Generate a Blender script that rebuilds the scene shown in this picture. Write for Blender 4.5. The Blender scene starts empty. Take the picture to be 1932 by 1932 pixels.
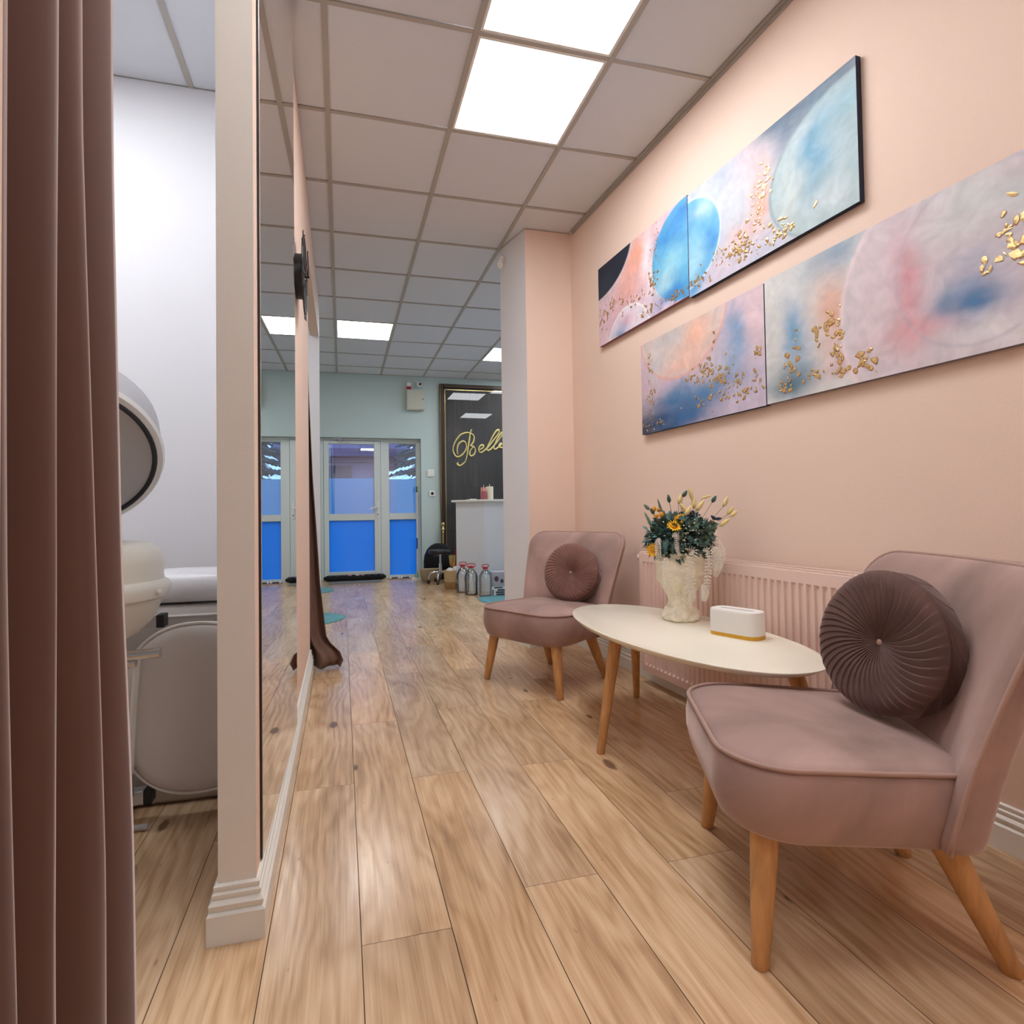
import bpy, bmesh, math, random
import numpy as np
from mathutils import Vector, Matrix
S = bpy.context.scene
COL = S.collection
PI = math.pi
# ------------------------------------------------------------------ camera
CAMZ = 0.92; H = 2.875
yaw, pitch, roll = .2503, .0228, -.0142
R_ = Vector((math.cos(yaw), -math.sin(yaw), 0))
F_ = Vector((math.sin(yaw)*math.cos(pitch), math.cos(yaw)*math.cos(pitch), math.sin(pitch)))
U_ = R_.cross(F_)
R2 = math.cos(roll)*R_ + math.sin(roll)*U_
U2 = -math.sin(roll)*R_ + math.cos(roll)*U_
cd = bpy.data.cameras.new('camera'); cam = bpy.data.objects.new('camera', cd); COL.objects.link(cam)
cam.matrix_world = Matrix(((R2.x, U2.x, -F_.x, 0), (R2.y, U2.y, -F_.y, 0), (R2.z, U2.z, -F_.z, CAMZ), (0, 0, 0, 1)))
cd.sensor_width = 36; cd.lens = 1056.26/1932*36
cd.shift_x = (966-915)/1932; cd.shift_y = (942.5-966)/1932
cd.clip_start = .02
S.camera = cam
# ------------------------------------------------------------------ world, exposure
S.view_settings.view_transform = 'Standard'; S.view_settings.look = 'None'
S.view_settings.gamma = 1; S.view_settings.use_curve_mapping = False
S.view_settings.exposure = 0.04
S.cycles.use_denoising = True
S.cycles.max_bounces = 10; S.cycles.diffuse_bounces = 6; S.cycles.glossy_bounces = 6
S.cycles.sample_clamp_indirect = 6
w = bpy.data.worlds.new('dusk'); S.world = w; w.use_nodes = True
wb = w.node_tree.nodes['Background']; wb.inputs[0].default_value = (.34, .62, 1, 1); wb.inputs[1].default_value = 2.0
LIGHT = 14.2          # strength of the ceiling panels
LIGHTCOL = (.97, .995, 1.03)
# ------------------------------------------------------------------ materials
def lin(c):
    return tuple(((x/255)/12.92 if x/255 <= .04045 else ((x/255+.055)/1.055)**2.4) for x in c)
MATS = {}
def mat(name, col, rough=.6, metal=0, sheen=0, coat=0, bump=0, bscale=200, var=0, vscale=6, emit=None, trans=0, spec=None, stretch=None, ior=None):
    if name in MATS: return MATS[name]
    m = bpy.data.materials.new(name); m.use_nodes = True; nt = m.node_tree; b = nt.nodes['Principled BSDF']
    b.inputs['Base Color'].default_value = (*col, 1); b.inputs['Roughness'].default_value = rough; b.inputs['Metallic'].default_value = metal
    if sheen: b.inputs['Sheen Weight'].default_value = sheen; b.inputs['Sheen Roughness'].default_value = .35; b.inputs['Sheen Tint'].default_value = (1, .85, .8, 1)
    if coat: b.inputs['Coat Weight'].default_value = coat; b.inputs['Coat Roughness'].default_value = .05
    if trans: b.inputs['Transmission Weight'].default_value = trans
    if ior: b.inputs['IOR'].default_value = ior
    if spec is not None: b.inputs['Specular IOR Level'].default_value = spec
    if emit: b.inputs['Emission Color'].default_value = (*emit[:3], 1); b.inputs['Emission Strength'].default_value = emit[3]
    N, L = nt.nodes, nt.links
    if bump or var:
        tc = N.new('ShaderNodeTexCoord'); src = tc.outputs['Object']
        if stretch:
            mp = N.new('ShaderNodeMapping'); mp.inputs['Scale'].default_value = stretch; L.new(src, mp.inputs[0]); src = mp.outputs[0]
    if bump:
        n = N.new('ShaderNodeTexNoise'); n.inputs['Scale'].default_value = bscale; n.inputs['Detail'].default_value = 3; L.new(src, n.inputs[0])
        bp = N.new('ShaderNodeBump'); bp.inputs['Strength'].default_value = bump; bp.inputs['Distance'].default_value = .002
        L.new(n.outputs[0], bp.inputs['Height']); L.new(bp.outputs[0], b.inputs['Normal'])
    if var:
        n = N.new('ShaderNodeTexNoise'); n.inputs['Scale'].default_value = vscale; n.inputs['Detail'].default_value = 5; n.inputs['Distortion'].default_value = .6; L.new(src, n.inputs[0])
        r = N.new('ShaderNodeMapRange'); r.inputs['From Min'].default_value = .3; r.inputs['From Max'].default_value = .7
        r.inputs['To Min'].default_value = 1-var; r.inputs['To Max'].default_value = 1+var; L.new(n.outputs[0], r.inputs[0])
        x = N.new('ShaderNodeMix'); x.data_type = 'RGBA'; x.blend_type = 'MULTIPLY'; x.inputs[0].default_value = 1
        x.inputs[6].default_value = (*col, 1); L.new(r.outputs[0], x.inputs[7]); L.new(x.outputs[2], b.inputs['Base Color'])
    MATS[name] = m; return m

M_pink = mat('pink_wall_paint', lin((233, 207, 190)), .75, bump=.25, bscale=260)
M_white = mat('white_wall_paint', lin((230, 229, 232)), .75, bump=.2, bscale=260)
M_mint = mat('pale_mint_paint', lin((190, 206, 202)), .75, bump=.15, bscale=200)
M_end = mat('cream_paint', lin((234, 228, 218)), .6, bump=.15, bscale=200)
M_trim = mat('white_gloss_paint', lin((232, 230, 222)), .35)
M_tile = mat('ceiling_tile', lin((218, 221, 226)), .9, bump=.5, bscale=420)
M_grid = mat('ceiling_grid', lin((176, 170, 162)), .6)
M_dark = mat('dark_gap', lin((60, 42, 28)), .8)
M_black = mat('black_plastic', (.012, .012, .014), .45)
M_blackfab = mat('black_fabric', (.008, .008, .009), .95)
M_wood = mat('oak_leg_wood', lin((196, 146, 92)), .45, var=.18, vscale=9, stretch=(6, 6, 1))
M_velvet = mat('mauve_velvet', lin((160, 132, 124)), .85, sheen=.6, var=.32, vscale=4)
M_velvet2 = mat('mauve_velvet_piping', lin((168, 136, 124)), .7, sheen=.5)
M_brownv = mat('dark_brown_velvet', lin((92, 66, 60)), .9, sheen=.35, var=.15, vscale=14)
M_mauvev = mat('mauve_brown_velvet', lin((122, 86, 78)), .9, sheen=.35, var=.18, vscale=14)
M_curt = mat('brown_pink_velvet_curtain', lin((90, 59, 48)), .9, sheen=.7, var=.10, vscale=5, stretch=(1, 1, .25))
M_curt2 = mat('brown_velvet_curtain', lin((116, 86, 72)), .9, sheen=.2, var=.12, vscale=5, stretch=(1, 1, .25))
M_tabletop = mat('cream_lacquer', lin((236, 230, 212)), .22)
M_rad = mat('pink_radiator_enamel', lin((232, 204, 192)), .4)
M_upvc = mat('white_upvc', lin((214, 220, 214)), .35)
M_chrome = mat('chrome', (.75, .75, .76), .12, 1)
M_alu = mat('brushed_aluminium', (.62, .62, .62), .35, .8)
M_gold = mat('gold_leaf', (.78, .56, .26), .32, .85)
M_brass = mat('brass', (.75, .55, .22), .2, 1)
M_vinyl = mat('grey_vinyl', lin((190, 182, 176)), .45, bump=.1, bscale=300)
M_vinyl2 = mat('light_grey_vinyl', lin((206, 198, 192)), .4, bump=.1, bscale=300)
M_creamp = mat('cream_plastic', lin((232, 226, 212)), .3)
M_greyp = mat('grey_plastic', lin((178, 176, 178)), .55)
M_bust = mat('cream_plaster', lin((240, 232, 210)), .8, bump=1.0, bscale=70, var=.1, vscale=30)
M_whitep = mat('white_matt_plastic', lin((234, 232, 226)), .5)
M_yband = mat('golden_yellow_band', lin((214, 160, 40)), .4)
M_teal = mat('teal_faux_hide', lin((84, 150, 158)), .95, sheen=.3, var=.15, vscale=20)
M_jute = mat('jute_weave', lin((190, 160, 116)), .9, bump=.9, bscale=90, var=.15, vscale=60, stretch=(1, 1, 3))
M_jute2 = mat('dark_jute_weave', lin((160, 124, 78)), .9, bump=.9, bscale=90, var=.15, vscale=60, stretch=(1, 1, 3))
M_red = mat('red_plastic', lin((186, 28, 40)), .35)
M_tan = mat('tan_paper', lin((166, 146, 112)), .8, var=.12, vscale=10)
M_lgrey = mat('light_grey_card', lin((200, 200, 204)), .6)
M_white2 = mat('white_desk_laminate', lin((222, 224, 230)), .4)
M_dgreen = mat('dark_green_leaf', lin((62, 88, 76)), .7, var=.3, vscale=60)
M_teal_l = mat('blue_green_leaf', lin((96, 132, 130)), .75, var=.2, vscale=60)
M_euc = mat('eucalyptus_leaf', lin((104, 128, 106)), .7, var=.2, vscale=40)
M_fern = mat('bleached_fern', lin((240, 236, 224)), .8)
M_bunny = mat('straw_grass', lin((226, 204, 142)), .9)
M_yel = mat('yellow_petal', lin((246, 188, 26)), .7)
M_ycen = mat('amber_flower_centre', lin((204, 140, 24)), .9)
M_navy = mat('navy_dried_berry', lin((48, 60, 80)), .8)
M_stem = mat('dried_stem', lin((150, 130, 104)), .9)
M_rug = mat('grey_doormat', lin((120, 118, 112)), .95)
M_lamp = mat('lamp_diffuser', (1, 1, 1), .5, emit=(*LIGHTCOL, LIGHT))

def mirror_mat():
    m = bpy.data.materials.new('mirror_glass'); m.use_nodes = True; b = m.node_tree.nodes['Principled BSDF']
    b.inputs['Base Color'].default_value = (.86, .88, .88, 1); b.inputs['Metallic'].default_value = 1; b.inputs['Roughness'].default_value = .0
    return m
M_mirror = mirror_mat()
def thin_glass(name, tint=(.95, .97, 1), gloss=.12):
    m = bpy.data.materials.new(name); m.use_nodes = True; nt = m.node_tree; N, L = nt.nodes, nt.links
    N.remove(N['Principled BSDF']); out = N['Material Output']
    t = N.new('ShaderNodeBsdfTransparent'); t.inputs[0].default_value = (*tint, 1)
    g = N.new('ShaderNodeBsdfGlossy'); g.inputs['Roughness'].default_value = .0; g.inputs[0].default_value = (1, 1, 1, 1)
    f = N.new('ShaderNodeFresnel'); f.inputs[0].default_value = 1.5
    a = N.new('ShaderNodeMath'); a.operation = 'ADD'; a.inputs[1].default_value = gloss; L.new(f.outputs[0], a.inputs[0])
    x = N.new('ShaderNodeMixShader'); L.new(a.outputs[0], x.inputs[0]); L.new(t.outputs[0], x.inputs[1]); L.new(g.outputs[0], x.inputs[2]); L.new(x.outputs[0], out.inputs[0])
    return m
M_glass = thin_glass('window_glass')
M_clear = thin_glass('clear_bottle_plastic', (.95, .975, .985), .10)
def film_mat(name, col, gloss=.06):
    m = bpy.data.materials.new(name); m.use_nodes = True; nt = m.node_tree; N, L = nt.nodes, nt.links
    N.remove(N['Principled BSDF']); out = N['Material Output']
    t = N.new('ShaderNodeBsdfTranslucent'); t.inputs[0].default_value = (*col, 1)
    d = N.new('ShaderNodeBsdfDiffuse'); d.inputs[0].default_value = (*[c*.35 for c in col], 1)
    g = N.new('ShaderNodeBsdfGlossy'); g.inputs['Roughness'].default_value = .12
    x = N.new('ShaderNodeMixShader'); x.inputs[0].default_value = .18; L.new(t.outputs[0], x.inputs[1]); L.new(d.outputs[0], x.inputs[2])
    y = N.new('ShaderNodeMixShader'); y.inputs[0].default_value = gloss; L.new(x.outputs[0], y.inputs[1]); L.new(g.outputs[0], y.inputs[2]); L.new(y.outputs[0], out.inputs[0])
    return m
M_film = film_mat('frosted_window_film', (.42, .78, 1))
M_film2 = film_mat('frosted_lower_pane', (.16, .60, 1))

def floor_mat():
    m = bpy.data.materials.new('oak_laminate'); m.use_nodes = True; nt = m.node_tree; N, L = nt.nodes, nt.links; b = N['Principled BSDF']
    def node(t, **k):
        n = N.new(t)
        for a, v in k.items(): setattr(n, a, v)
        return n
    uv = node('ShaderNodeUVMap'); uv.uv_map = 'UVMap'
    at = node('ShaderNodeAttribute', attribute_name='tone')
    def mapping(s):
        mp = node('ShaderNodeMapping'); mp.inputs['Scale'].default_value = s; L.new(uv.outputs[0], mp.inputs[0]); return mp.outputs[0]
    def noise(s, scale=1, detail=4, dist=0):
        n = node('ShaderNodeTexNoise'); n.inputs['Scale'].default_value = scale; n.inputs['Detail'].default_value = detail; n.inputs['Distortion'].default_value = dist
        L.new(mapping(s), n.inputs[0]); return n.outputs[0]
    def math_(op, a, b_=None, c=None):
        n = node('ShaderNodeMath', operation=op)
        for i, v in enumerate((a, b_, c)):
            if v is None: continue
            if isinstance(v, (int, float)): n.inputs[i].default_value = v
            else: L.new(v, n.inputs[i])
        return n.outputs[0]
    def ramp(x, a, c, ta, tc):
        n = node('ShaderNodeMapRange'); n.inputs[1].default_value = a; n.inputs[2].default_value = c; n.inputs[3].default_value = ta; n.inputs[4].default_value = tc; L.new(x, n.inputs[0]); return n.outputs[0]
    sep = node('ShaderNodeSeparateXYZ'); L.new(uv.outputs[0], sep.inputs[0])
    warp = noise((5.5, 1.5, 1), 1, 2.5)
    ph = math_('ADD', math_('MULTIPLY', sep.outputs[0], 60.), math_('MULTIPLY', warp, 26.))
    rings = math_('ABSOLUTE', math_('SINE', ph))
    rings = math_('POWER', rings, 1.6)
    fib = noise((260, 7, 1), 1, 3)
    fib2 = noise((70, 2.2, 1), 1, 4)
    cloud = noise((6, 2.0, 1), 1, 4, .5)
    g = math_('ADD', math_('MULTIPLY', rings, .13), math_('ADD', math_('MULTIPLY', fib, .30), math_('ADD', math_('MULTIPLY', fib2, .55), math_('MULTIPLY', cloud, .75))))
    g = ramp(g, .56, 1.08, 0, 1)
    cr = node('ShaderNodeValToRGB'); L.new(g, cr.inputs[0])
    e = cr.color_ramp.elements
    e[0].position = 0; e[0].color = (*lin((150, 114, 80)), 1)
    e[1].position = 1; e[1].color = (*lin((222, 190, 154)), 1)
    k = e.new(.5); k.color = (*lin((196, 160, 122)), 1)
    mx = node('ShaderNodeMix', data_type='RGBA', blend_type='MULTIPLY'); mx.inputs[0].default_value = 1; L.new(cr.outputs[0], mx.inputs[6]); L.new(at.outputs['Color'], mx.inputs[7])
    # knots
    vo = node('ShaderNodeTexVoronoi', voronoi_dimensions='2D'); vo.inputs['Scale'].default_value = 1; vo.inputs['Randomness'].default_value = 1
    mp = node('ShaderNodeMapping'); mp.inputs['Scale'].default_value = (5.5, 2.2, 1); L.new(uv.outputs[0], mp.inputs[0])
    nz = node('ShaderNodeTexNoise'); nz.inputs['Scale'].default_value = 40; L.new(uv.outputs[0], nz.inputs[0])
    ad = node('ShaderNodeMixRGB', blend_type='ADD'); ad.inputs[0].default_value = .06; L.new(mp.outputs[0], ad.inputs[1]); L.new(nz.outputs[1], ad.inputs[2])
    L.new(ad.outputs[0], vo.inputs[0])
    sc = node('ShaderNodeSeparateColor'); L.new(vo.outputs['Color'], sc.inputs[0])
    size = math_('MULTIPLY', math_('POWER', sc.outputs[0], 9), .10)
    kn = math_('SUBTRACT', size, vo.outputs['Distance'])
    kf = ramp(kn, -.02, .02, 0, .8)
    mk = node('ShaderNodeMix', data_type='RGBA'); L.new(kf, mk.inputs[0]); L.new(mx.outputs[2], mk.inputs[6]); mk.inputs[7].default_value = (*lin((92, 62, 40)), 1)
    L.new(mk.outputs[2], b.inputs['Base Color'])
    L.new(ramp(fib2, .3, .7, .28, .18), b.inputs['Roughness'])
    bp = node('ShaderNodeBump'); bp.inputs['Strength'].default_value = .12; bp.inputs['Distance'].default_value = .001; L.new(fib, bp.inputs['Height']); L.new(bp.outputs[0], b.inputs['Normal'])
    return m
def vcol_mat(name, rough=.6, bump=.3, bscale=500):
    m = bpy.data.materials.new(name); m.use_nodes = True; nt = m.node_tree; N, L = nt.nodes, nt.links; b = N['Principled BSDF']; b.inputs['Roughness'].default_value = rough
    at = N.new('ShaderNodeAttribute'); at.attribute_name = 'paint'
    tc = N.new('ShaderNodeTexCoord'); n = N.new('ShaderNodeTexNoise'); n.inputs['Scale'].default_value = 9; n.inputs['Detail'].default_value = 8; n.inputs['Distortion'].default_value = 2.2; L.new(tc.outputs['Object'], n.inputs[0])
    r = N.new('ShaderNodeMapRange'); r.inputs[1].default_value = .3; r.inputs[2].default_value = .7; r.inputs[3].default_value = .90; r.inputs[4].default_value = 1.08; L.new(n.outputs[0], r.inputs[0])
    x = N.new('ShaderNodeMix'); x.data_type = 'RGBA'; x.blend_type = 'MULTIPLY'; x.inputs[0].default_value = 1; L.new(at.outputs['Color'], x.inputs[6]); L.new(r.outputs[0], x.inputs[7]); L.new(x.outputs[2], b.inputs['Base Color'])
    n2 = N.new('ShaderNodeTexNoise'); n2.inputs['Scale'].default_value = bscale; L.new(tc.outputs['Object'], n2.inputs[0])
    bp = N.new('ShaderNodeBump'); bp.inputs['Strength'].default_value = bump; bp.inputs['Distance'].default_value = .001; L.new(n2.outputs[0], bp.inputs['Height']); L.new(bp.outputs[0], b.inputs['Normal'])
    return m
M_canvas = vcol_mat('painted_canvas')
def plank_mat():
    m = bpy.data.materials.new('dark_weathered_boards'); m.use_nodes = True; nt = m.node_tree; N, L = nt.nodes, nt.links; b = N['Principled BSDF']
    tc = N.new('ShaderNodeTexCoord')
    def nz(s, d=5):
        mp = N.new('ShaderNodeMapping'); mp.inputs['Scale'].default_value = s; L.new(tc.outputs['Object'], mp.inputs[0])
        n = N.new('ShaderNodeTexNoise'); n.inputs['Scale'].default_value = 1; n.inputs['Detail'].default_value = d; L.new(mp.outputs[0], n.inputs[0]); return n
    a = nz((16, 1, 1.3)); c = nz((2.2, 1, .9), 3)
    br = N.new('ShaderNodeTexBrick'); mp = N.new('ShaderNodeMapping'); mp.inputs['Rotation'].default_value = (PI/2, 0, 0); L.new(tc.outputs['Object'], mp.inputs[0])
    br.offset = .4; br.inputs['Scale'].default_value = 1; br.inputs['Brick Width'].default_value = .19; br.inputs['Row Height'].default_value = .62; br.inputs['Mortar Size'].default_value = .003
    br.inputs['Color1'].default_value = (.75, .75, .75, 1); br.inputs['Color2'].default_value = (1.25, 1.2, 1.1, 1); br.inputs['Mortar'].default_value = (.35, .35, .35, 1); L.new(mp.outputs[0], br.inputs[0])
    cr = N.new('ShaderNodeValToRGB'); e = cr.color_ramp.elements; e[0].position = .32; e[0].color = (.010, .010, .012, 1); e[1].position = .72; e[1].color = (.062, .050, .040, 1); k = e.new(.5); k.color = (.018, .016, .015, 1)
    ad = N.new('ShaderNodeMath'); ad.operation = 'MULTIPLY_ADD'; ad.inputs[1].default_value = .6; L.new(a.outputs[0], ad.inputs[0]); 
    ml = N.new('ShaderNodeMath'); ml.operation = 'MULTIPLY'; ml.inputs[1].default_value = .4; L.new(c.outputs[0], ml.inputs[0]); L.new(ml.outputs[0], ad.inputs[2]); L.new(ad.outputs[0], cr.inputs[0])
    x = N.new('ShaderNodeMix'); x.data_type = 'RGBA'; x.blend_type = 'MULTIPLY'; x.inputs[0].default_value = 1; L.new(cr.outputs[0], x.inputs[6]); L.new(br.outputs[0], x.inputs[7]); L.new(x.outputs[2], b.inputs['Base Color'])
    b.inputs['Roughness'].default_value = .6; b.inputs['Coat Weight'].default_value = .8; b.inputs['Coat Roughness'].default_value = .01
    return m
# ------------------------------------------------------------------ mesh helpers
class MB:
    def __init__(s): s.v = []; s.f = []; s.m = []
    def add(s, vs, fs, mi=0):
        o = len(s.v); s.v += [tuple(p) for p in vs]; s.f += [tuple(i+o for i in f) for f in fs]; s.m += [mi]*len(fs); return s
    def box(s, x0, y0, z0, x1, y1, z1, mi=0):
        return s.add([(x0,y0,z0),(x1,y0,z0),(x1,y1,z0),(x0,y1,z0),(x0,y0,z1),(x1,y0,z1),(x1,y1,z1),(x0,y1,z1)],
                     [(0,3,2,1),(4,5,6,7),(0,1,5,4),(1,2,6,5),(2,3,7,6),(3,0,4,7)], mi)
    def prism(s, poly, z0, z1, mi=0, side_mi=None):
        n = len(poly); vs = [(x, y, z0) for x, y in poly]+[(x, y, z1) for x, y in poly]
        s.add(vs, [tuple(range(n-1, -1, -1)), tuple(range(n, 2*n))], mi)
        o = len(s.v)-2*n
        for i in range(n):
            j = (i+1) % n; s.f.append((o+i, o+j, o+n+j, o+n+i)); s.m.append(mi if side_mi is None else side_mi[i])
        return s
    def rings(s, rings, cap0=True, cap1=True, mi=0, closed=True):
        n = len(rings[0]); vs = [p for r in rings for p in r]; fs = []
        for k in range(len(rings)-1):
            for i in range(n if closed else n-1):
                j = (i+1) % n; fs.append((k*n+i, k*n+j, (k+1)*n+j, (k+1)*n+i))
        if cap0: fs.append(tuple(range(n-1, -1, -1)))
        if cap1: fs.append(tuple(range((len(rings)-1)*n, len(rings)*n)))
        return s.add(vs, fs, mi)
    def lathe(s, prof, n=32, c=(0, 0, 0), mi=0, cap0=True, cap1=True):
        return s.rings([[(c[0]+r*math.cos(2*PI*i/n), c[1]+r*math.sin(2*PI*i/n), c[2]+z) for i in range(n)] for r, z in prof], cap0, cap1, mi)
    def tube(s, path, rad, n=8, mi=0, closed=False, flat=1.0):
        P = [Vector(p) for p in path]; m = len(P); rs = rad if isinstance(rad, (list, tuple)) else [rad]*m
        rings = []; up = None
        for i in range(m):
            if closed: t = P[(i+1) % m]-P[i-1]
            else: t = P[min(i+1, m-1)]-P[max(i-1, 0)]
            if t.length < 1e-9: t = Vector((0, 0, 1))
            t.normalize()
            if up is None:
                up = Vector((0, 0, 1)) if abs(t.z) < .9 else Vector((1, 0, 0))
            up = (up-t*up.dot(t))
            if up.length < 1e-6: up = t.orthogonal()
            up.normalize(); sd = t.cross(up)
            rings.append([P[i]+rs[i]*(math.cos(a)*sd+flat*math.sin(a)*up) for a in [2*PI*k/n for k in range(n)]])
        if closed: rings.append(rings[0])
        return s.rings(rings, not closed, not closed, mi)
    def ball(s, c, r, n=10, mi=0, sq=(1, 1, 1)):
        rings = []
        for k in range(1, n):
            a = PI*k/n-PI/2; rings.append([(c[0]+sq[0]*r*math.cos(a)*math.cos(2*PI*i/(2*n)), c[1]+sq[1]*r*math.cos(a)*math.sin(2*PI*i/(2*n)), c[2]+sq[2]*r*math.sin(a)) for i in range(2*n)])
        return s.rings(rings, True, True, mi)
    def xf(s, M, start=0):
        s.v = s.v[:start]+[tuple(M @ Vector(p)) for p in s.v[start:]]; return s
    def build(s, name, mats, parent=None, smooth=40, bevel=0, loc=None):
        me = bpy.data.meshes.new(name); me.from_pydata(s.v, [], s.f)
        mats = mats if isinstance(mats, (list, tuple)) else [mats]
        for m in mats: me.materials.append(m)
        me.polygons.foreach_set('material_index', s.m)
        bm = bmesh.new(); bm.from_mesh(me); bmesh.ops.recalc_face_normals(bm, faces=bm.faces); bm.to_mesh(me); bm.free()
        if smooth:
            me.polygons.foreach_set('use_smooth', [True]*len(me.polygons)); me.set_sharp_from_angle(angle=math.radians(smooth))
        me.update()
        o = bpy.data.objects.new(name, me); COL.objects.link(o)
        if parent: o.parent = parent
        if loc: o.location = loc
        if bevel:
            b = o.modifiers.new('bevel', 'BEVEL'); b.width = bevel; b.segments = 2; b.limit_method = 'ANGLE'
        return o
def tag(o, label, cat, group=None, kind=None):
    o['label'] = label; o['category'] = cat
    if group: o['group'] = group
    if kind: o['kind'] = kind
    return o
def thing(name, label, cat, loc=(0, 0, 0), rz=0, group=None):
    o = bpy.data.objects.new(name, None); COL.objects.link(o); o.location = loc; o.rotation_euler = (0, 0, rz)
    o.empty_display_size = .1
    return tag(o, label, cat, group)
def struct(o): o['kind'] = 'structure'; return o
def dup(root, loc=None, rz=None, label=None, group=None):
    r = root.copy(); COL.objects.link(r)
    if loc is not None: r.location = loc
    if rz is not None: r.rotation_euler = (0, 0, rz)
    if label: r['label'] = label
    if group: r['group'] = group
    for ch in list(root.children):
        c = ch.copy(); COL.objects.link(c); c.parent = r
        for g in list(ch.children):
            d = g.copy(); COL.objects.link(d); d.parent = c
    return r
def rrect(hx, hy, r, n=6):
    pts = []
    for cx, cy, a0 in ((hx-r, hy-r, 0), (-hx+r, hy-r, PI/2), (-hx+r, -hy+r, PI), (hx-r, -hy+r, 1.5*PI)):
        for k in range(n+1):
            a = a0+PI/2*k/n; pts.append((cx+r*math.cos(a), cy+r*math.sin(a)))
    return pts
WANG = math.tan(.055)
def WX(y, off=0): return 1.579-off-WANG*(y-3.6)
# ------------------------------------------------------------------ floor
rnd = random.Random(4)
PW = .196; X0 = .033; PL = 1.29
joint = {-1: 1.987, 0: 1.245, 1: 1.974, 2: 1.329, 3: 1.96, 4: 1.323, 5: 1.645, 6: 1.908}
vs, fs, uvs, tones = [], [], [], []
for k in range(-14, 19):
    xa = X0+PW*k; j0 = joint.get(k, 1.3+rnd.random()*PL)
    n0 = int((j0+2.6)/PL)+1; y = j0-n0*PL
    while y < 8.15:
        ya, yb = max(y, -2.5), min(y+PL, 8.15)
        if yb-ya > .01:
            g = .0009; i = len(vs)
            a, b, c, d = xa+g, xa+PW-g, ya+g*.7, yb-g*.7
            vs += [(a, c, 0), (b, c, 0), (b, d, 0), (a, d, 0)]; fs.append((i, i+1, i+2, i+3))
            ou, ov = rnd.random()*30, rnd.random()*30; fl = rnd.choice((-1, 1))
            uvs += [(ou, ov), (ou+PW, ov), (ou+PW, ov+fl*(yb-ya)), (ou, ov+fl*(yb-ya))]
            t = .86+.24*rnd.random(); wm = (rnd.random()-.5)*.12
            tones.append((t*(1+wm*.6), t, t*(1-wm), 1))
        y += PL
me = bpy.data.meshes.new('floor'); 
nb = len(vs); vs += [(-3, -2.5, -.004), (4, -2.5, -.004), (4, 8.15, -.004), (-3, 8.15, -.004)]; fs.append((nb, nb+1, nb+2, nb+3))
vs += [(-3, -2.5, -.1), (4, -2.5, -.1), (4, 8.15, -.1), (-3, 8.15, -.1)]; fs.append((nb+7, nb+6, nb+5, nb+4))
uvs += [(0, 0)]*8; tones += [(1, 1, 1, 1)]*2
me.from_pydata(vs, [], fs); me.materials.append(floor_mat()); me.materials.append(M_dark)
me.uv_layers.new(name='UVMap'); me.color_attributes.new('tone', 'FLOAT_COLOR', 'CORNER')
me.uv_layers['UVMap'].data.foreach_set('uv', np.array(uvs, dtype=np.float32).ravel())
me.color_attributes['tone'].data.foreach_set('color', np.repeat(np.array(tones, dtype=np.float32), 4, axis=0).ravel())
me.polygons[-1].material_index = 1; me.polygons[-2].material_index = 1
struct(bpy.data.objects.new('floor', me)); COL.objects.link(bpy.data.objects['floor'])
# ------------------------------------------------------------------ ceiling
GX, GY = -.052, 2.171
LAMPS = {(1, 0), (1, -1), (0, 6), (3, 7), (0, -3), (1, -6), (4, 4), (-2, -1), (-3, -1), (4, 8), (-2, 3)}
mb = MB(); hg = .012
for i in range(-5, 7):
    for j in range(-8, 10):
        x, y = GX+.6*i, GY+.6*j
        y1 = min(y+.6, 7.99); 
        if (i, j) in LAMPS or y > 7.95: continue
        mb.add([(x+hg, y+hg, H+.006), (x+.6-hg, y+hg, H+.006), (x+.6-hg, y1-hg, H+.006), (x+hg, y1-hg, H+.006)], [(3, 2, 1, 0)], 0)
for i in range(-5, 8):
    x = GX+.6*i; mb.box(x-hg, GY-4.8, H-.001, x+hg, 7.99, H+.02, 1)
for j in range(-8, 11):
    y = min(GY+.6*j, 7.96)
    for i in range(-5, 7):
        x = GX+.6*i; mb.box(x+hg, y-hg*.8, H, x+.6-hg, y+hg*.8, H+.02, 1)
mb.box(-3.1, -2.7, H+.05, 4.2, 8.2, H+.12, 0)
struct(mb.build('ceiling', [M_tile, M_grid], smooth=0))
def lamp(i, j, label):
    x, y = GX+.6*i, GY+.6*j
    t = thing('ceiling_light_panel', label, 'ceiling light', (x+.3, y+.3, H))
    fr = MB()
    for a in ((-.288, -.288, .288, -.276), (-.288, .276, .288, .288), (-.288, -.276, -.276, .276), (.276, -.276, .288, .276)):
        fr.box(a[0], a[1], .001, a[2], a[3], .012)
    fr.build('frame', M_trim, t, smooth=0)
    MB().box(-.276, -.276, .004, .276, .276, .012).build('diffuser', M_lamp, t, smooth=0)
lamp(1, 0, 'square lit ceiling panel, whole one above the corridor nearest the paintings')
lamp(1, -1, 'square lit ceiling panel cut by the top edge of the picture')
lamp(0, 6, 'small distant lit ceiling panel in the middle of the far room, before the door')
lamp(3, 7, 'distant lit ceiling panel half hidden by the pale pillar')
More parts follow.
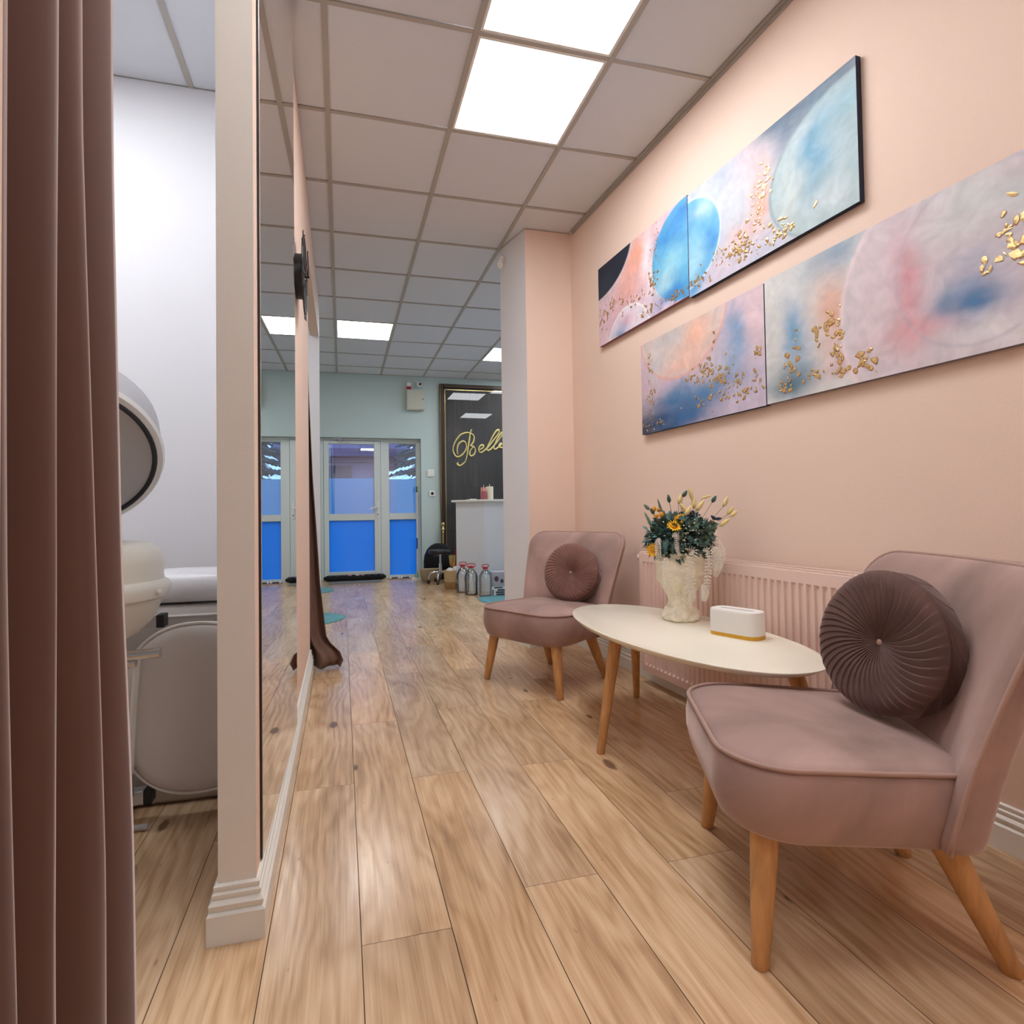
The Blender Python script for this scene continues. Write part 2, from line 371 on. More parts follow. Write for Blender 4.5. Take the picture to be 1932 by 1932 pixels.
for (i, j), lb in {(0, -3): 'lit ceiling panel above the viewer beside the curtain', (1, -6): 'added unseen ceiling panel far behind the viewer, extra light for the corridor', (4, 4): 'lit ceiling panel over the middle of the reception side', (4, 8): 'added unseen ceiling panel brightening the reception corner beside the sign', (-2, 3): 'added unseen ceiling panel lighting the doorway post and curtain',  # unseen panels behind viewer, at reception corner and behind doorway are added for brightness
                   (-2, -1): 'lit ceiling panel in the side cubicle above the basin', (-3, -1): 'added unseen ceiling panel brightening the side cubicle above the couch'}.items():  # the panel above the couch is added to brighten the cubicle
    lamp(i, j, lb)
# ------------------------------------------------------------------ walls
def wallp(name, poly, z0, z1, mats, smi):
    return struct(MB().prism(poly, z0, z1, 0, smi).build(name, mats, smooth=0))
# right wall (slightly turned), pink
wallp('wall_right', [(WX(-2.5), -2.5), (WX(3.64), 3.64), (2.1, 3.64), (2.1, -2.5)][::-1], 0, H+.06, [M_pink, M_pink], [0, 0, 0, 0])
# pillar stub closing the alcove: pink front, pale side
pil = [(1.24, 3.634), (WX(3.634)+.02, 3.634), (WX(3.634)+.02, 3.97), (1.155, 3.97)]
wallp('wall_pillar', pil, 0, H+.0, [M_pink, M_white], [0, 1, 1, 1])
wallp('wall_far_room', [(WX(3.97)+.021, 3.645), (3.45, 3.645), (3.45, 3.97), (WX(3.97)+.021, 3.97)], 0, H+.06, [M_white, M_white], [0, 0, 0, 0])
struct(MB().box(3.4, 3.97, 0, 3.5, 4.5, H+.06).box(3.4, 7.4, 0, 3.5, 7.96, H+.06).box(3.4, 4.5, 0, 3.5, 7.4, .8).box(3.4, 4.5, 2.6, 3.5, 7.4, H+.06).build('wall_far_right', M_mint, smooth=0))  # opening left in the unseen wall so dusk light gets in
sw = struct(MB().box(3.42, 4.5, .8, 3.48, 4.56, 2.6).box(3.42, 7.34, .8, 3.48, 7.4, 2.6).box(3.42, 5.92, .8, 3.48, 5.98, 2.6).box(3.42, 4.56, .8, 3.48, 7.34, .86).box(3.42, 4.56, 2.54, 3.48, 7.34, 2.6).build('added_window', M_upvc, smooth=0))  # added unseen window, lets blue dusk light tint the far ceiling
MB().box(3.448, 4.56, .86, 3.452, 7.34, 2.54).build('glass_pane', M_glass, sw, smooth=0)
wallp('wall_far_left', [(-2.5, 2.86), (-2.4, 2.86), (-2.4, 7.96), (-2.5, 7.96)], 0, H+.06, [M_mint, M_mint], [0]*4)
wallp('wall_behind', [(-2.9, -2.45), (2.2, -2.45), (2.2, -2.35), (-2.9, -2.35)], 0, H+.06, [M_white, M_white], [0]*4)
# far wall with recessed door opening
mb = MB(); OX0, OX1, OZ = -.288, 1.10, 1.985
mb.box(-2.6, 7.96, 0, OX0, 8.16, H+.06).box(OX1, 7.96, 0, 3.6, 8.16, H+.06).box(OX0, 7.96, OZ, OX1, 8.16, H+.06)
struct(mb.build('wall_back', M_mint, smooth=0))
# partition: pink corridor side, white cubicle side, cream end
LX = -.19; LB = -.268
wallp('wall_left', [(LB, 1.345), (LX, 1.345), (LX, 3.50), (LB, 3.50)], 0, H+.0, [M_white, M_end, M_pink], [1, 2, 0, 0])
MB().box(LB, 3.50, 2.53, LX, 5.20, H).build('trim_1', M_pink, smooth=0)['kind'] = 'structure'
wallp('wall_left_post', [(-.285, 5.20), (LX, 5.20), (LX, 5.30), (-.285, 5.30)], 0, H, [M_white, M_white], [0]*4)
wallp('wall_left_near', [(LB, -2.35), (LX-.02, -2.35), (LX-.02, .42), (LB, .42)], 0, H, [M_white, M_pink], [0, 1, 0, 0])
wallp('wall_cubicle_back', [(-2.4, 2.76), (LB, 2.76), (LB, 2.86), (-2.4, 2.86)], 0, H+.0, [M_white, M_white], [0]*4)
wallp('wall_cubicle_left', [(-2.5, -2.35), (-2.4, -2.35), (-2.4, 2.86), (-2.5, 2.86)], 0, H+.0, [M_white, M_white], [0]*4)
# ceiling edge trim along the pink wall
mb = MB(); a, b = -2.3, 3.60
for o1, o2, z1, z2 in ((0.0, .022, H-.003, H), (0, .004, H-.022, H)):
    mb.add([(WX(a, o1+.001), a, z1), (WX(b, o1+.001), b, z1), (WX(b, o2), b, z1), (WX(a, o2), a, z1), (WX(a, o1+.001), a, z2), (WX(b, o1+.001), b, z2), (WX(b, o2), b, z2), (WX(a, o2), a, z2)],
           [(0, 1, 2, 3), (7, 6, 5, 4), (0, 4, 5, 1), (3, 2, 6, 7), (0, 3, 7, 4), (1, 5, 6, 2)])
struct(mb.build('trim_2', M_grid, smooth=0))
# baseboards: moulded profile swept along a line; profile (out, z)
PROF = [(0, 0), (.020, 0), (.020, .062), (.017, .066), (.013, .068), (.016, .074), (.017, .082), (.012, .088), (.009, .090), (.011, .096), (.011, .102), (.006, .106), (.008, .110), (.008, .117), (.004, .120), (0, .120)]
def baseboard(name, pts, side=1, closed=False, prof=PROF):
    """pts: plan polyline, profile goes to the left of travel * side"""
    mb = MB(); rings = []
    for i, p in enumerate(pts):
        p = Vector(p)
        d1 = (Vector(pts[i])-Vector(pts[i-1])).normalized() if i > 0 else None
        d2 = (Vector(pts[i+1])-Vector(pts[i])).normalized() if i < len(pts)-1 else None
        d1 = d1 or d2; d2 = d2 or d1
        n1 = Vector((-d1.y, d1.x))*side; n2 = Vector((-d2.y, d2.x))*side
        n = (n1+n2); n = n/(n.dot(n1))
        rings.append([(p.x+n.x*o, p.y+n.y*o, z) for o, z in prof])
    mb.rings(rings, True, True)
    return struct(mb.build(name, M_trim, smooth=30))
baseboard('baseboard_left', [(LX, 3.498), (LX, 1.345), (LB, 1.345), (LB, 2.75)], side=1)
baseboard('baseboard_right', [(WX(-2.3), -2.3), (WX(3.633), 3.633), (1.24, 3.633), (1.158, 3.96)], side=1)
baseboard('baseboard_post', [(LX, 5.298), (LX, 5.20), (-.285, 5.20)], side=1)
baseboard('baseboard_back', [(3.35, 7.959), (1.11, 7.959)], side=1)
# ------------------------------------------------------------------ front door unit (door leaf and side light)
DY = 8.10
mb = MB()
mb.box(-.287, DY-.03, 0, -.245, DY+.05, OZ).box(-.245, DY-.03, 1.955, 1.10, DY+.05, OZ).box(1.045, DY-.03, 0, 1.10, DY+.05, 1.955).box(.538, DY-.03, 0, .655, DY+.05, 1.955)
mb.box(.655, DY-.03, 0, 1.045, DY+.05, .045).box(.655, DY-.03, .835, 1.045, DY+.05, .925)
mb.box(.655, DY-.022, 1.925, 1.045, DY+.04, 1.955).box(-.245, DY-.03, 0, .538, DY+.05, .02)
dfr = struct(mb.build('window_1', M_upvc, smooth=0, bevel=.004))
def pane(name, x0, z0, x1, z1, m, parent, y=DY+.01):
    return MB().box(x0, y, z0, x1, y+.006, z1).build(name, m, parent, smooth=0)
pane('frosted_pane', .655, .045, 1.045, .835, M_film2, dfr)
pane('frosted_film', .655, .925, 1.045, 1.415, M_film, dfr, DY+.017)
pane('glass_pane', .655, .925, 1.045, 1.925, M_glass, dfr)
mb = MB()
mb.box(-.240, DY-.045, .022, -.175, DY+.02, 1.950).box(.445, DY-.045, .022, .533, DY+.02, 1.950)
mb.box(-.175, DY-.045, .022, .445, DY+.02, .118).box(-.175, DY-.045, .832, .445, DY+.02, .925).box(-.175, DY-.045, 1.905, .445, DY+.02, 1.950)
dl = struct(mb.build('door_1', M_upvc, smooth=0, bevel=.004))
pane('frosted_pane', -.175, .118, .445, .832, M_film2, dl, DY-.01)
pane('frosted_film', -.175, .925, .445, 1.425, M_film, dl, DY-.003)
pane('glass_pane', -.175, .925, .445, 1.905, M_glass, dl, DY-.01)
mb = MB(); mb.box(.478, DY-.055, .87, .506, DY-.045, 1.09).tube([(.492, DY-.055, 1.02), (.492, DY-.09, 1.02), (.47, DY-.095, 1.018), (.40, DY-.095, .995), (.37, DY-.094, .985)], .009, 8)
h = mb.build('door_handle', M_trim, dl); MB().box(.487, DY-.058, .90, .497, DY-.0551, .925).build('keyhole', M_black, h, smooth=0)
mb = MB(); mb.box(-.12, DY-.085, 1.958, .02, DY-.04, 1.995).tube([(-.02, DY-.065, 1.958), (-.03, DY-.065, 1.930)], .010, 8).tube([(-.03, DY-.07, 1.935), (.12, DY-.075, 1.928)], .005, 6)
mb.build('door_closer', M_lgrey, dl, bevel=.003)
# ------------------------------------------------------------------ outside
struct(MB().box(-14, 8.3, -.35, 16, 30, -.15).build('ground', mat('asphalt', lin((70, 76, 92)), .9), smooth=0))
M_house = mat('purple_grey_render', lin((150, 140, 178)), .9); M_eave = mat('roof_soffit', lin((96, 92, 132)), .8); M_roof = mat('roof_tiles', lin((60, 58, 84)), .8)
t = thing('house', 'gabled pale house across the street seen through the door glass', 'house', (0, 15.2, -.15))
mb = MB(); mb.prism([(-4.5, 0), (1.05, 0), (1.05, 4), (-4.5, 4)], 0, 2.85); mb.build('wall', M_house, t, smooth=0)
mb = MB(); mb.add([(-5.2, -.6, 2.55), (1.75, -.6, 2.55), (1.75, -.6, 2.75), (-5.2, -.6, 2.75), (-5.2, 2, 4.3), (1.75, 2, 4.3), (-5.2, 4.6, 2.55), (1.75, 4.6, 2.55)], [(0, 1, 2, 3), (3, 2, 5, 4), (4, 5, 7, 6), (0, 6, 7, 1), (0, 3, 4, 6), (1, 7, 5, 2)])
mb.build('roof', M_eave, t, smooth=0)
mb = MB(); mb.box(-.55, -.02, 1.45, .25, .01, 2.35); f = mb.build('window', mat('shutter', lin((104, 98, 112)), .6), t, smooth=0)
mb = MB(); mb.box(-.95, -.55, .95, .75, -.5, 1.45).box(-.95, -.5, .95, -.9, 0, 1.45).box(.7, -.5, .95, .75, 0, 1.45); mb.build('balcony', mat('balcony_board', lin((44, 60, 100)), .7), t, smooth=0)
mb = MB(); mb.ball((.2, -.35, 1.75), .07); mb.tube([(.2, -.35, 1.44), (.2, -.35, 1.7)], .02, 6); mb.build('globe_lamp', mat('outdoor_globe', (1, 1, 1), .4, emit=(.7, .9, 1, 2.5)), t)
rt = random.Random(9); tr = thing('spruce_tree', 'blue-green spruce tree outside behind the side window', 'tree', (2.15, 13.2, -.15))
mb = MB().tube([(0, 0, 0), (0, 0, 5.4)], [.14, .02], 8); mb.build('trunk', M_stem, tr)
mb = MB()
for lev in range(22):
    z = .5+lev*.23; r = 1.15*(1-z/6.4)+.12
    for a in range(22):
        an = a*2*PI/22+lev*.37+rt.random()*.2; L_ = r*(.75+.35*rt.random()); dx, dy = math.cos(an), math.sin(an)
        for q in range(9):
            s0 = L_*(q+1)/9; c = Vector((dx*s0, dy*s0, z-.12*s0*s0+.04*rt.random()))
            for e_ in (-1, 1, 0):
                d = Vector((dx*.5-dy*e_*.8, dy*.5+dx*e_*.8, -.25)).normalized()*(.20+.08*rt.random()); n = Vector((rt.random()-.5, rt.random()-.5, 1)).normalized(); sd = d.cross(n).normalized()*.055
                mb.add([c-sd, c+sd, c+d+sd*.3, c+d-sd*.3], [(0, 1, 2, 3)])
mb.build('needles', mat('spruce_needles', lin((36, 66, 88)), .9), tr, smooth=0)
tag(MB().tube([(-6, 12, 2.1), (0, 12, 2.0), (8, 12, 2.12)], .012, 5).build('overhead_cable', M_black), 'upper overhead cable crossing the sky behind the door glass', 'cable')
tag(MB().tube([(-6, 12, 1.62), (0, 12, 1.55), (8, 12, 1.75)], .012, 5).build('overhead_cable', M_black), 'lower overhead cable crossing the sky behind the door glass', 'cable')
# ------------------------------------------------------------------ mirror on the partition
t = thing('wall_mirror', 'tall frameless mirror fixed to the pink partition beside the skirting', 'mirror', (LX, 1.405, .125), -.016)
MB().box(.001, 0, 0, .005, .850, 2.72).build('edge', M_black, t, smooth=0)
MB().box(.0051, .004, .004, .0065, .846, 2.716).build('glass', M_mirror, t, smooth=0)
# ------------------------------------------------------------------ clock
t = thing('wall_clock', 'black openwork round wall clock seen edge-on on the pink partition', 'clock', (LX, 2.58, 1.975))
mb = MB(); rc = random.Random(2)
for k in range(12):
    a = k*PI/6; c, s_ = math.cos(a), math.sin(a); w0 = .012
    mb.rings([[(.036+e, r*c-q*s_, r*s_+q*c) for e, q in ((0, -ww), (0, ww), (.004, ww), (.004, -ww))] for r, ww in ((.05, .010), (.12, .016+.01*rc.random()), (.15, .028), (.172, .012), (.19, .003))])
mb.tube([(.038, .165*math.cos(2*PI*i/48), .165*math.sin(2*PI*i/48)) for i in range(48)], .004, 6, closed=True)
mb.build('numeral_ring', M_black, t, smooth=0)
mb = MB(); mb.lathe([(.095, 0), (.095, .028), (.08, .034), (.001, .034)], 32); mb.xf(Matrix.Rotation(PI/2, 4, 'Y')); mb.build('case', M_black, t)
mb = MB(); mb.tube([(.034, 0, 0), (.058, 0, 0)], .005, 8).tube([(.05, 0, 0), (.05, .05, .06)], .003, 5).tube([(.053, 0, 0), (.053, -.04, .10)], .0025, 5); mb.build('hands', M_black, t)
# ------------------------------------------------------------------ curtains
def curtain(name, fn, nu, nv, m, label, parent=None):
    mb = MB(); vs = []; fs = []
    for j in range(nv+1):
        for i in range(nu+1): vs.append(fn(i/nu, j/nv))
    for j in range(nv):
        for i in range(nu):
            a = j*(nu+1)+i; fs.append((a, a+1, a+nu+2, a+nu+1))
    mb.add(vs, fs); o = mb.build(name, m, smooth=80)
    sm = o.modifiers.new('thickness', 'SOLIDIFY'); sm.thickness = .004; sm.offset = 0
    return tag(o, label, 'curtain')
# near curtain: folds running away from the viewer along the cubicle opening
rz = [2.87, 1.45, .85, .42, .0]
ridge = {2.87: [.52, .63, .76, .83, .935], 1.45: [.54, .66, .776, .837, .95], .85: [.55, .673, .770, .870, .970], .42: [.56, .690, .757, .897, 1.012], .0: [.57, .70, .757, .905, 1.035]}
def rid(z):
    for a, b in zip(rz[:-1], rz[1:]):
        if b <= z <= a:
            t_ = (a-z)/(a-b); return [p*(1-t_)+q*t_ for p, q in zip(ridge[a], ridge[b])]
    return ridge[.0]
def ncur(u, v):
    z = H-.012-v*(H-.018); R = rid(max(0, min(2.87, z))); R = [R[0]-.24, R[0]-.12]+R
    s = u*(len(R)-1); k = min(int(s), len(R)-2); f = s-k
    y = R[k]*(1-f)+R[k+1]*f
    # asymmetric fold: long flat face then a sharp tuck behind the next ridge
    d = (1-math.cos(2*PI*f))/2; d = d**.8
    depth = .13*d*(.8+.2*math.sin(k*2.1+v*1.5))
    yy = y + .044*math.sin(2*PI*f)*.9
    if k == len(R)-2 and f > .5: depth *= .6
    return (-.33-depth-.004*math.sin(v*7+k), yy, z)
curtain('velvet_curtain', ncur, 240, 46, M_curt, 'floor-length dusty brown velvet curtain gathered in deep folds in the left foreground')
# far curtain in the partition opening, pulled to the near side, spilling onto the floor
def fcur(u, v):
    z = 2.50*(1-v)+.012
    sp = max(0, (1.72-z)/1.72)
    xr = float(np.interp(z, [0, .17, .5, .83, 1.15, 1.7, 2.5], [-.035, -.099, -.134, -.153, -.173, -.193, -.215])); xl = -.25-.20*sp
    fl = max(0, (.12-z)/.12)
    x = xl*(1-u)+xr*u + .02*fl*math.sin(u*9)
    y = 3.56+.05*math.sin(u*PI*7+.6)*(1-.2*v)+.02*math.sin(u*PI*13)-.10*u*fl+.03
    bulge = .03*math.exp(-((z-.075)/.05)**2)
    y -= bulge*2.2; x += bulge*u*2.0
    return (x, y, max(z, .008+.006*math.sin(u*20)**2))
curtain('velvet_curtain', fcur, 130, 60, M_curt2, 'brown velvet curtain tied at the doorway behind the pink partition, hem bunched on floor')
# ------------------------------------------------------------------ paintings
def smooth_(e0, e1, x): 
    t = np.clip((x-e0)/(e1-e0), 0, 1); return t*t*(3-2*t)
def noise2(u, v, seed, sc):
    r = np.random.RandomState(seed); out = np.zeros_like(u); amp = 1; tot = 0
    for o in range(4):
        g = r.rand(64, 64); x = (u*sc) % 63; y = (v*sc) % 63; xi = x.astype(int); yi = y.astype(int); fx = x-xi; fy = y-yi; fx = fx*fx*(3-2*fx); fy = fy*fy*(3-2*fy)
        a = g[yi, xi]*(1-fx)+g[yi, xi+1]*fx; b = g[yi+1, xi]*(1-fx)+g[yi+1, xi+1]*fx; out += amp*(a*(1-fy)+b*fy); tot += amp; amp *= .5; sc *= 2
    return out/tot
def C(*c): return np.array(lin(c))
def painting(name, label, y0, y1, z0, z1, base, layers, leaf, seed, tint=None, edge=(60, 62, 70)):
    """u: 0 at the far end, 1 at the near end; x units are metres"""
    W = y0-y1; Hh = z1-z0; nu, nv = 200, 116
    U, V = np.meshgrid(np.linspace(0, 1, nu+1), np.linspace(0, 1, nv+1)); X = U*W; Y = V*Hh
    wx = (noise2(U, V, seed, 5)-.5)*.10; wy = (noise2(U, V, seed+1, 5)-.5)*.10
    col = np.zeros(U.shape+(3,)); col[:] = C(*base)
    for L in layers:
        kind, cu, cv, ru, rv, c, st = L[:7]; ang = L[7] if len(L) > 7 else 0
        ww = .35 if kind in 'DR' else 1.0
        dx = (X+wx*ww-cu*W); dy = (Y+wy*ww-cv*Hh)
        if kind in 'DR': dx = X-cu*W; dy = Y-cv*Hh
        ca, sa = math.cos(ang), math.sin(ang); ex = (dx*ca+dy*sa)/(ru*W); ey = (-dx*sa+dy*ca)/(rv*Hh)
        d = np.sqrt(ex*ex+ey*ey)
        if kind == 'B': a = st*np.exp(-d**2*1.1)
        elif kind == 'D': a = st*(1-smooth_(.985, 1.01, d))
        elif kind == 'R': a = st*np.exp(-((d-.985)/.022)**2)
        a = a*(.75+.5*noise2(U+V*.5, V*2, seed+7, 7)) if kind == 'B' else a
        a = np.clip(a, 0, 1)[..., None]; col = col*(1-a)+C(*c)*a
    col *= (.93+.14*noise2(U*3+V, V*1.3-U, seed+3, 12))[..., None]
    yaw_ = math.atan2(-WANG, 1)
    yc = (y0+y1)/2; zc = (z0+z1)/2
    t = thing('canvas_painting', label, 'painting', (WX(yc, .002), yc, zc), math.atan(WANG))
    # canvas local: +x into wall, y far, so u=0 at +W/2
    th = .022; mb = MB(); mb.box(-th, -W/2, -Hh/2, -.001, W/2, Hh/2)
    mb.build('stretcher', mat('canvas_edge_'+str(seed), lin(edge), .8), t, smooth=0)
    vs = [(-th-.0012, W/2-U[j, i]*W, -Hh/2+V[j, i]*Hh) for j in range(nv+1) for i in range(nu+1)]
    fs = [(j*(nu+1)+i, j*(nu+1)+i+1, (j+1)*(nu+1)+i+1, (j+1)*(nu+1)+i) for j in range(nv) for i in range(nu)]
    me = bpy.data.meshes.new('painted_canvas'); me.from_pydata(vs, [], fs); me.materials.append(M_canvas)
    ca_ = me.color_attributes.new('paint', 'FLOAT_COLOR', 'POINT'); ca_.data.foreach_set('color', np.concatenate([col.reshape(-1, 3), np.ones((len(vs), 1))], 1).ravel())
    o = bpy.data.objects.new('painted_canvas', me); COL.objects.link(o); o.parent = t
    r = random.Random(seed); mb = MB(); mb2 = MB()
    for (cu, cv, su, sv, n, size) in leaf:
        for _ in range(int(n*1.5)):
            u = cu+su*(r.gauss(0, .5)); v = cv+sv*(r.gauss(0, .5))
            if not (.01 < u < .99 and .02 < v < .98): continue
            s_ = size*.8*(.4+.9*r.random()); a0 = r.random()*PI; el = .35+.5*r.random(); k = r.randint(5, 8); pts = []
            for q in range(k):
                a = 2*PI*q/k; rr = s_*(.55+.6*r.random()); px, py = rr*math.cos(a), rr*el*math.sin(a)
                pts.append((px*math.cos(a0)-py*math.sin(a0), px*math.sin(a0)+py*math.cos(a0)))
            yb = W/2-u*W; zb = -Hh/2+v*Hh; x = -th-.0022
            vs_ = [(x-.0012*(r.random()), yb+p[0], zb+p[1]) for p in pts]+[(x-.0012, yb, zb)]
            mb.add(vs_, [(q, (q+1) % k, k) for q in range(k)])
            if r.random() < .5:
                vs_ = [(x+.0005, yb+p[0]*1.25+.001, zb+p[1]*1.25-.001) for p in pts]; mb2.add(vs_, [tuple(range(k))])
    if mb.v:
        mb.build('gold_leaf', M_gold, t, smooth=0)['kind'] = 'stuff'
    if mb2.v:
        mb2.build('leaf_size_edge', mat('leaf_size', lin((176, 118, 70)), .5), t, smooth=0)['kind'] = 'stuff'
    return t
painting('UL', 'upper left canvas with a black corner, half a blue planet and peach sky', 3.205, 2.338, 1.947, 2.437, (222, 196, 204), [
    ('B', .5, .80, .22, .28, (232, 160, 130), .9), ('B', .38, .48, .16, .22, (230, 160, 140), .75), ('B', .25, .25, .3, .2, (218, 178, 190), .7), ('B', .62, .6, .06, .5, (236, 226, 232), .8), ('B', .85, .03, .4, .08, (206, 196, 220), .6),
    ('D', -.02, 1.1, .475, .525, (24, 34, 52), 1), ('B', .1, .7, .1, .12, (40, 66, 84), .35), ('R', -.02, 1.1, .475, .525, (236, 222, 224), .8),
    ('D', .38, -.14, .255, .43, (228, 216, 226), 1), ('B', .36, .12, .10, .09, (206, 150, 170), .6), ('B', .27, .02, .10, .10, (80, 140, 186), .8), ('R', .38, -.14, .26, .44, (250, 246, 248), .9),
    ('D', .975, .50, .315, .50, (92, 172, 214), 1), ('B', .86, .45, .12, .22, (150, 206, 220), .8), ('B', .8, .74, .12, .12, (50, 136, 204), .8), ('B', .97, .85, .12, .16, (54, 130, 206), .8), ('B', .86, .12, .16, .12, (40, 124, 200), .9), ('B', .78, .3, .08, .1, (186, 220, 226), .6)],
    [(.07, .36, .1, .16, 26, .011), (.22, .42, .16, .12, 26, .010), (.45, .3, .14, .10, 22, .010), (.66, .4, .05, .22, 30, .010), (.60, .06, .1, .10, 22, .011), (.88, .08, .22, .06, 34, .010), (.71, .75, .03, .25, 18, .007)], 11, edge=(150, 100, 108))
painting('UR', 'upper right canvas with large pale blue disc under a dark teal corner', 2.334, 1.466, 1.934, 2.427, (200, 204, 214), [
    ('B', .8, 1.0, .35, .22, (60, 82, 104), .98), ('B', .66, .88, .10, .25, (84, 110, 134), .8), ('B', .42, .85, .12, .18, (226, 190, 192), .7), ('B', .52, .48, .07, .26, (236, 176, 156), .9), ('B', .4, .3, .12, .14, (228, 182, 176), .8), ('B', .35, .62, .16, .22, (196, 206, 216), .6), ('B', .3, .9, .12, .1, (170, 184, 206), .7), ('B', .2, .1, .3, .12, (212, 190, 206), .7), ('B', .55, .05, .25, .1, (196, 196, 216), .7),
    ('D', .0, .51, .255, .43, (110, 182, 222), 1), ('B', .04, .3, .1, .25, (170, 214, 226), .8), ('B', .18, .42, .06, .18, (48, 136, 210), .8), ('B', .02, .75, .06, .2, (70, 150, 214), .7), ('B', .12, .8, .1, .1, (196, 222, 232), .8), ('B', .05, .12, .1, .08, (60, 146, 206), .8), ('R', .0, .51, .255, .43, (222, 236, 242), .9),
    ('D', .98, .40, .415, .53, (176, 196, 200), 1), ('B', .82, .55, .07, .30, (96, 158, 190), .85), ('B', .93, .72, .10, .2, (128, 176, 196), .6), ('B', .68, .3, .06, .25, (200, 210, 208), .8), ('B', .9, .15, .12, .12, (196, 208, 212), .7), ('B', .98, .3, .05, .2, (150, 180, 190), .5), ('R', .98, .40, .415, .53, (140, 160, 170), .7)],
    [(.06, .12, .1, .12, 24, .010), (.24, .22, .06, .12, 14, .009), (.38, .2, .10, .12, 46, .013), (.5, .45, .06, .22, 30, .011), (.56, .62, .04, .14, 16, .013), (.63, .12, .10, .10, 24, .013), (.46, .1, .16, .08, 12, .010)], 23, edge=(34, 40, 58))
painting('LL', 'lower left canvas with peach disc over deep blue haze and gold flecks', 2.753, 1.882, 1.332, 1.824, (206, 190, 204), [
    ('B', .1, .55, .2, .3, (206, 176, 188), .7), ('B', .93, .8, .1, .35, (230, 202, 206), .9), ('B', .80, .62, .09, .3, (110, 156, 196), .9), ('B', .6, .28, .3, .14, (60, 124, 172), .9), ('B', .35, .28, .2, .16, (70, 130, 178), .85), ('B', .2, .08, .35, .2, (26, 64, 104), .95), ('B', .0, .0, .15, .22, (24, 40, 66), .9), ('B', .45, .12, .25, .12, (40, 100, 154), .8), ('B', .85, .1, .2, .2, (196, 186, 206), .8), ('B', .72, .55, .1, .12, (176, 186, 206), .7),
    ('D', .38, 1.06, .385, .575, (214, 196, 190), 1), ('B', .5, .85, .14, .2, (240, 184, 156), .9), ('B', .30, .95, .14, .12, (190, 190, 190), .7), ('B', .42, .62, .16, .08, (238, 190, 172), .8), ('B', .15, .7, .06, .2, (196, 200, 206), .8), ('R', .38, 1.06, .385, .575, (226, 160, 150), .75)],
    [(.09, .72, .03, .2, 16, .009), (.10, .35, .06, .2, 24, .011), (.06, .1, .07, .12, 16, .009), (.2, .08, .05, .05, 6, .010), (.55, .45, .12, .14, 34, .012), (.72, .4, .14, .14, 24, .013), (.62, .22, .2, .14, 22, .012), (.86, .2, .14, .14, 22, .013), (.95, .45, .03, .08, 5, .014), (.67, .75, .02, .1, 5, .009)], 37, edge=(46, 52, 72))
painting('LR', 'lower right canvas with a huge pink and grey disc running off the picture', 1.878, .985, 1.334, 1.830, (214, 214, 212), [
    ('B', .34, .97, .12, .2, (140, 164, 184), .9), ('B', .33, .5, .08, .28, (222, 170, 146), .9), ('B', .15, .45, .07, .28, (96, 152, 192), .9), ('B', .12, .12, .14, .12, (66, 110, 132), .95), ('B', .04, .5, .05, .4, (206, 206, 204), .8), ('B', .38, .2, .12, .14, (206, 180, 186), .8), ('B', .97, 1.0, .1, .14, (100, 146, 170), 1),
    ('D', .77, .42, .40, .80, (212, 200, 206), 1), ('B', .62, .52, .06, .34, (210, 150, 160), .85), ('B', .66, .22, .13, .12, (218, 158, 164), .85), ('B', .5, .55, .06, .35, (222, 202, 206), .7), ('B', .84, .30, .10, .2, (76, 122, 168), .95, .5), ('B', .75, .36, .05, .10, (110, 140, 176), .8), ('B', .8, .82, .13, .2, (206, 212, 210), .8), ('B', .95, .75, .08, .12, (190, 204, 206), .7), ('B', .9, .08, .15, .1, (226, 222, 222), .8), ('R', .77, .42, .405, .81, (234, 214, 216), .7), ('R', .83, .55, .25, .5, (186, 178, 192), .45)],
    [(.33, .5, .03, .1, 7, .016), (.27, .44, .04, .08, 7, .013), (.37, .38, .04, .14, 10, .014), (.35, .24, .03, .08, 6, .014), (.47, .15, .05, .08, 12, .015), (.16, .4, .02, .1, 5, .013), (.14, .26, .06, .08, 12, .013), (.10, .1, .07, .08, 12, .014), (.25, .12, .05, .05, 8, .014), (.37, .1, .04, .05, 7, .014), (.92, .58, .05, .16, 14, .017), (.86, .46, .03, .05, 5, .017), (.97, .5, .03, .2, 8, .017)], 53, edge=(120, 116, 122))
# ------------------------------------------------------------------ radiator
t = thing('panel_radiator', 'pink painted panel radiator under the lower paintings behind the white table', 'radiator', (WX(2.05, .0), 2.05, .075), math.atan(WANG))
RL, RH = 1.30, .62; y0, y1 = -RL/2, RL/2; dpt = .095
mb = MB(); n = int(RL/.0335)
P = []
for face, xx in ((0, -dpt), (1, -dpt+.062)):
    rows = [0, .035, .045, RH-.055, RH-.045, RH-.004, RH]
    cols = [y0, y0+.028]; dep = [0, 0]
    pitch_ = (RL-.056)/n
    for k in range(n):
        c0 = y0+.028+k*pitch_; cols += [c0+pitch_*.22, c0+pitch_*.32, c0+pitch_*.78, c0+pitch_*.88]; dep += [0, .008, .008, 0]
    cols += [y1]; dep += [0]
    vs = []; 
    for z in rows:
        inn = .045 <= z <= RH-.055+.001
        for c_, d_ in zip(cols, dep): vs.append((xx+(d_ if inn else 0)+(.004 if z in (0, RH) else 0), c_, z))
    m_ = len(cols); fs = [(j*m_+i, j*m_+i+1, (j+1)*m_+i+1, (j+1)*m_+i) for j in range(len(rows)-1) for i in range(m_-1)]
    mb.add(vs, fs)
mb.box(-dpt+.0085, y0+.003, .003, -dpt+.058, y1-.003, .03)
mb.box(-dpt+.060, y0+.003, .003, -dpt+.075, y1-.003, RH-.01)
o = mb.build('panel', M_rad, t, smooth=30)
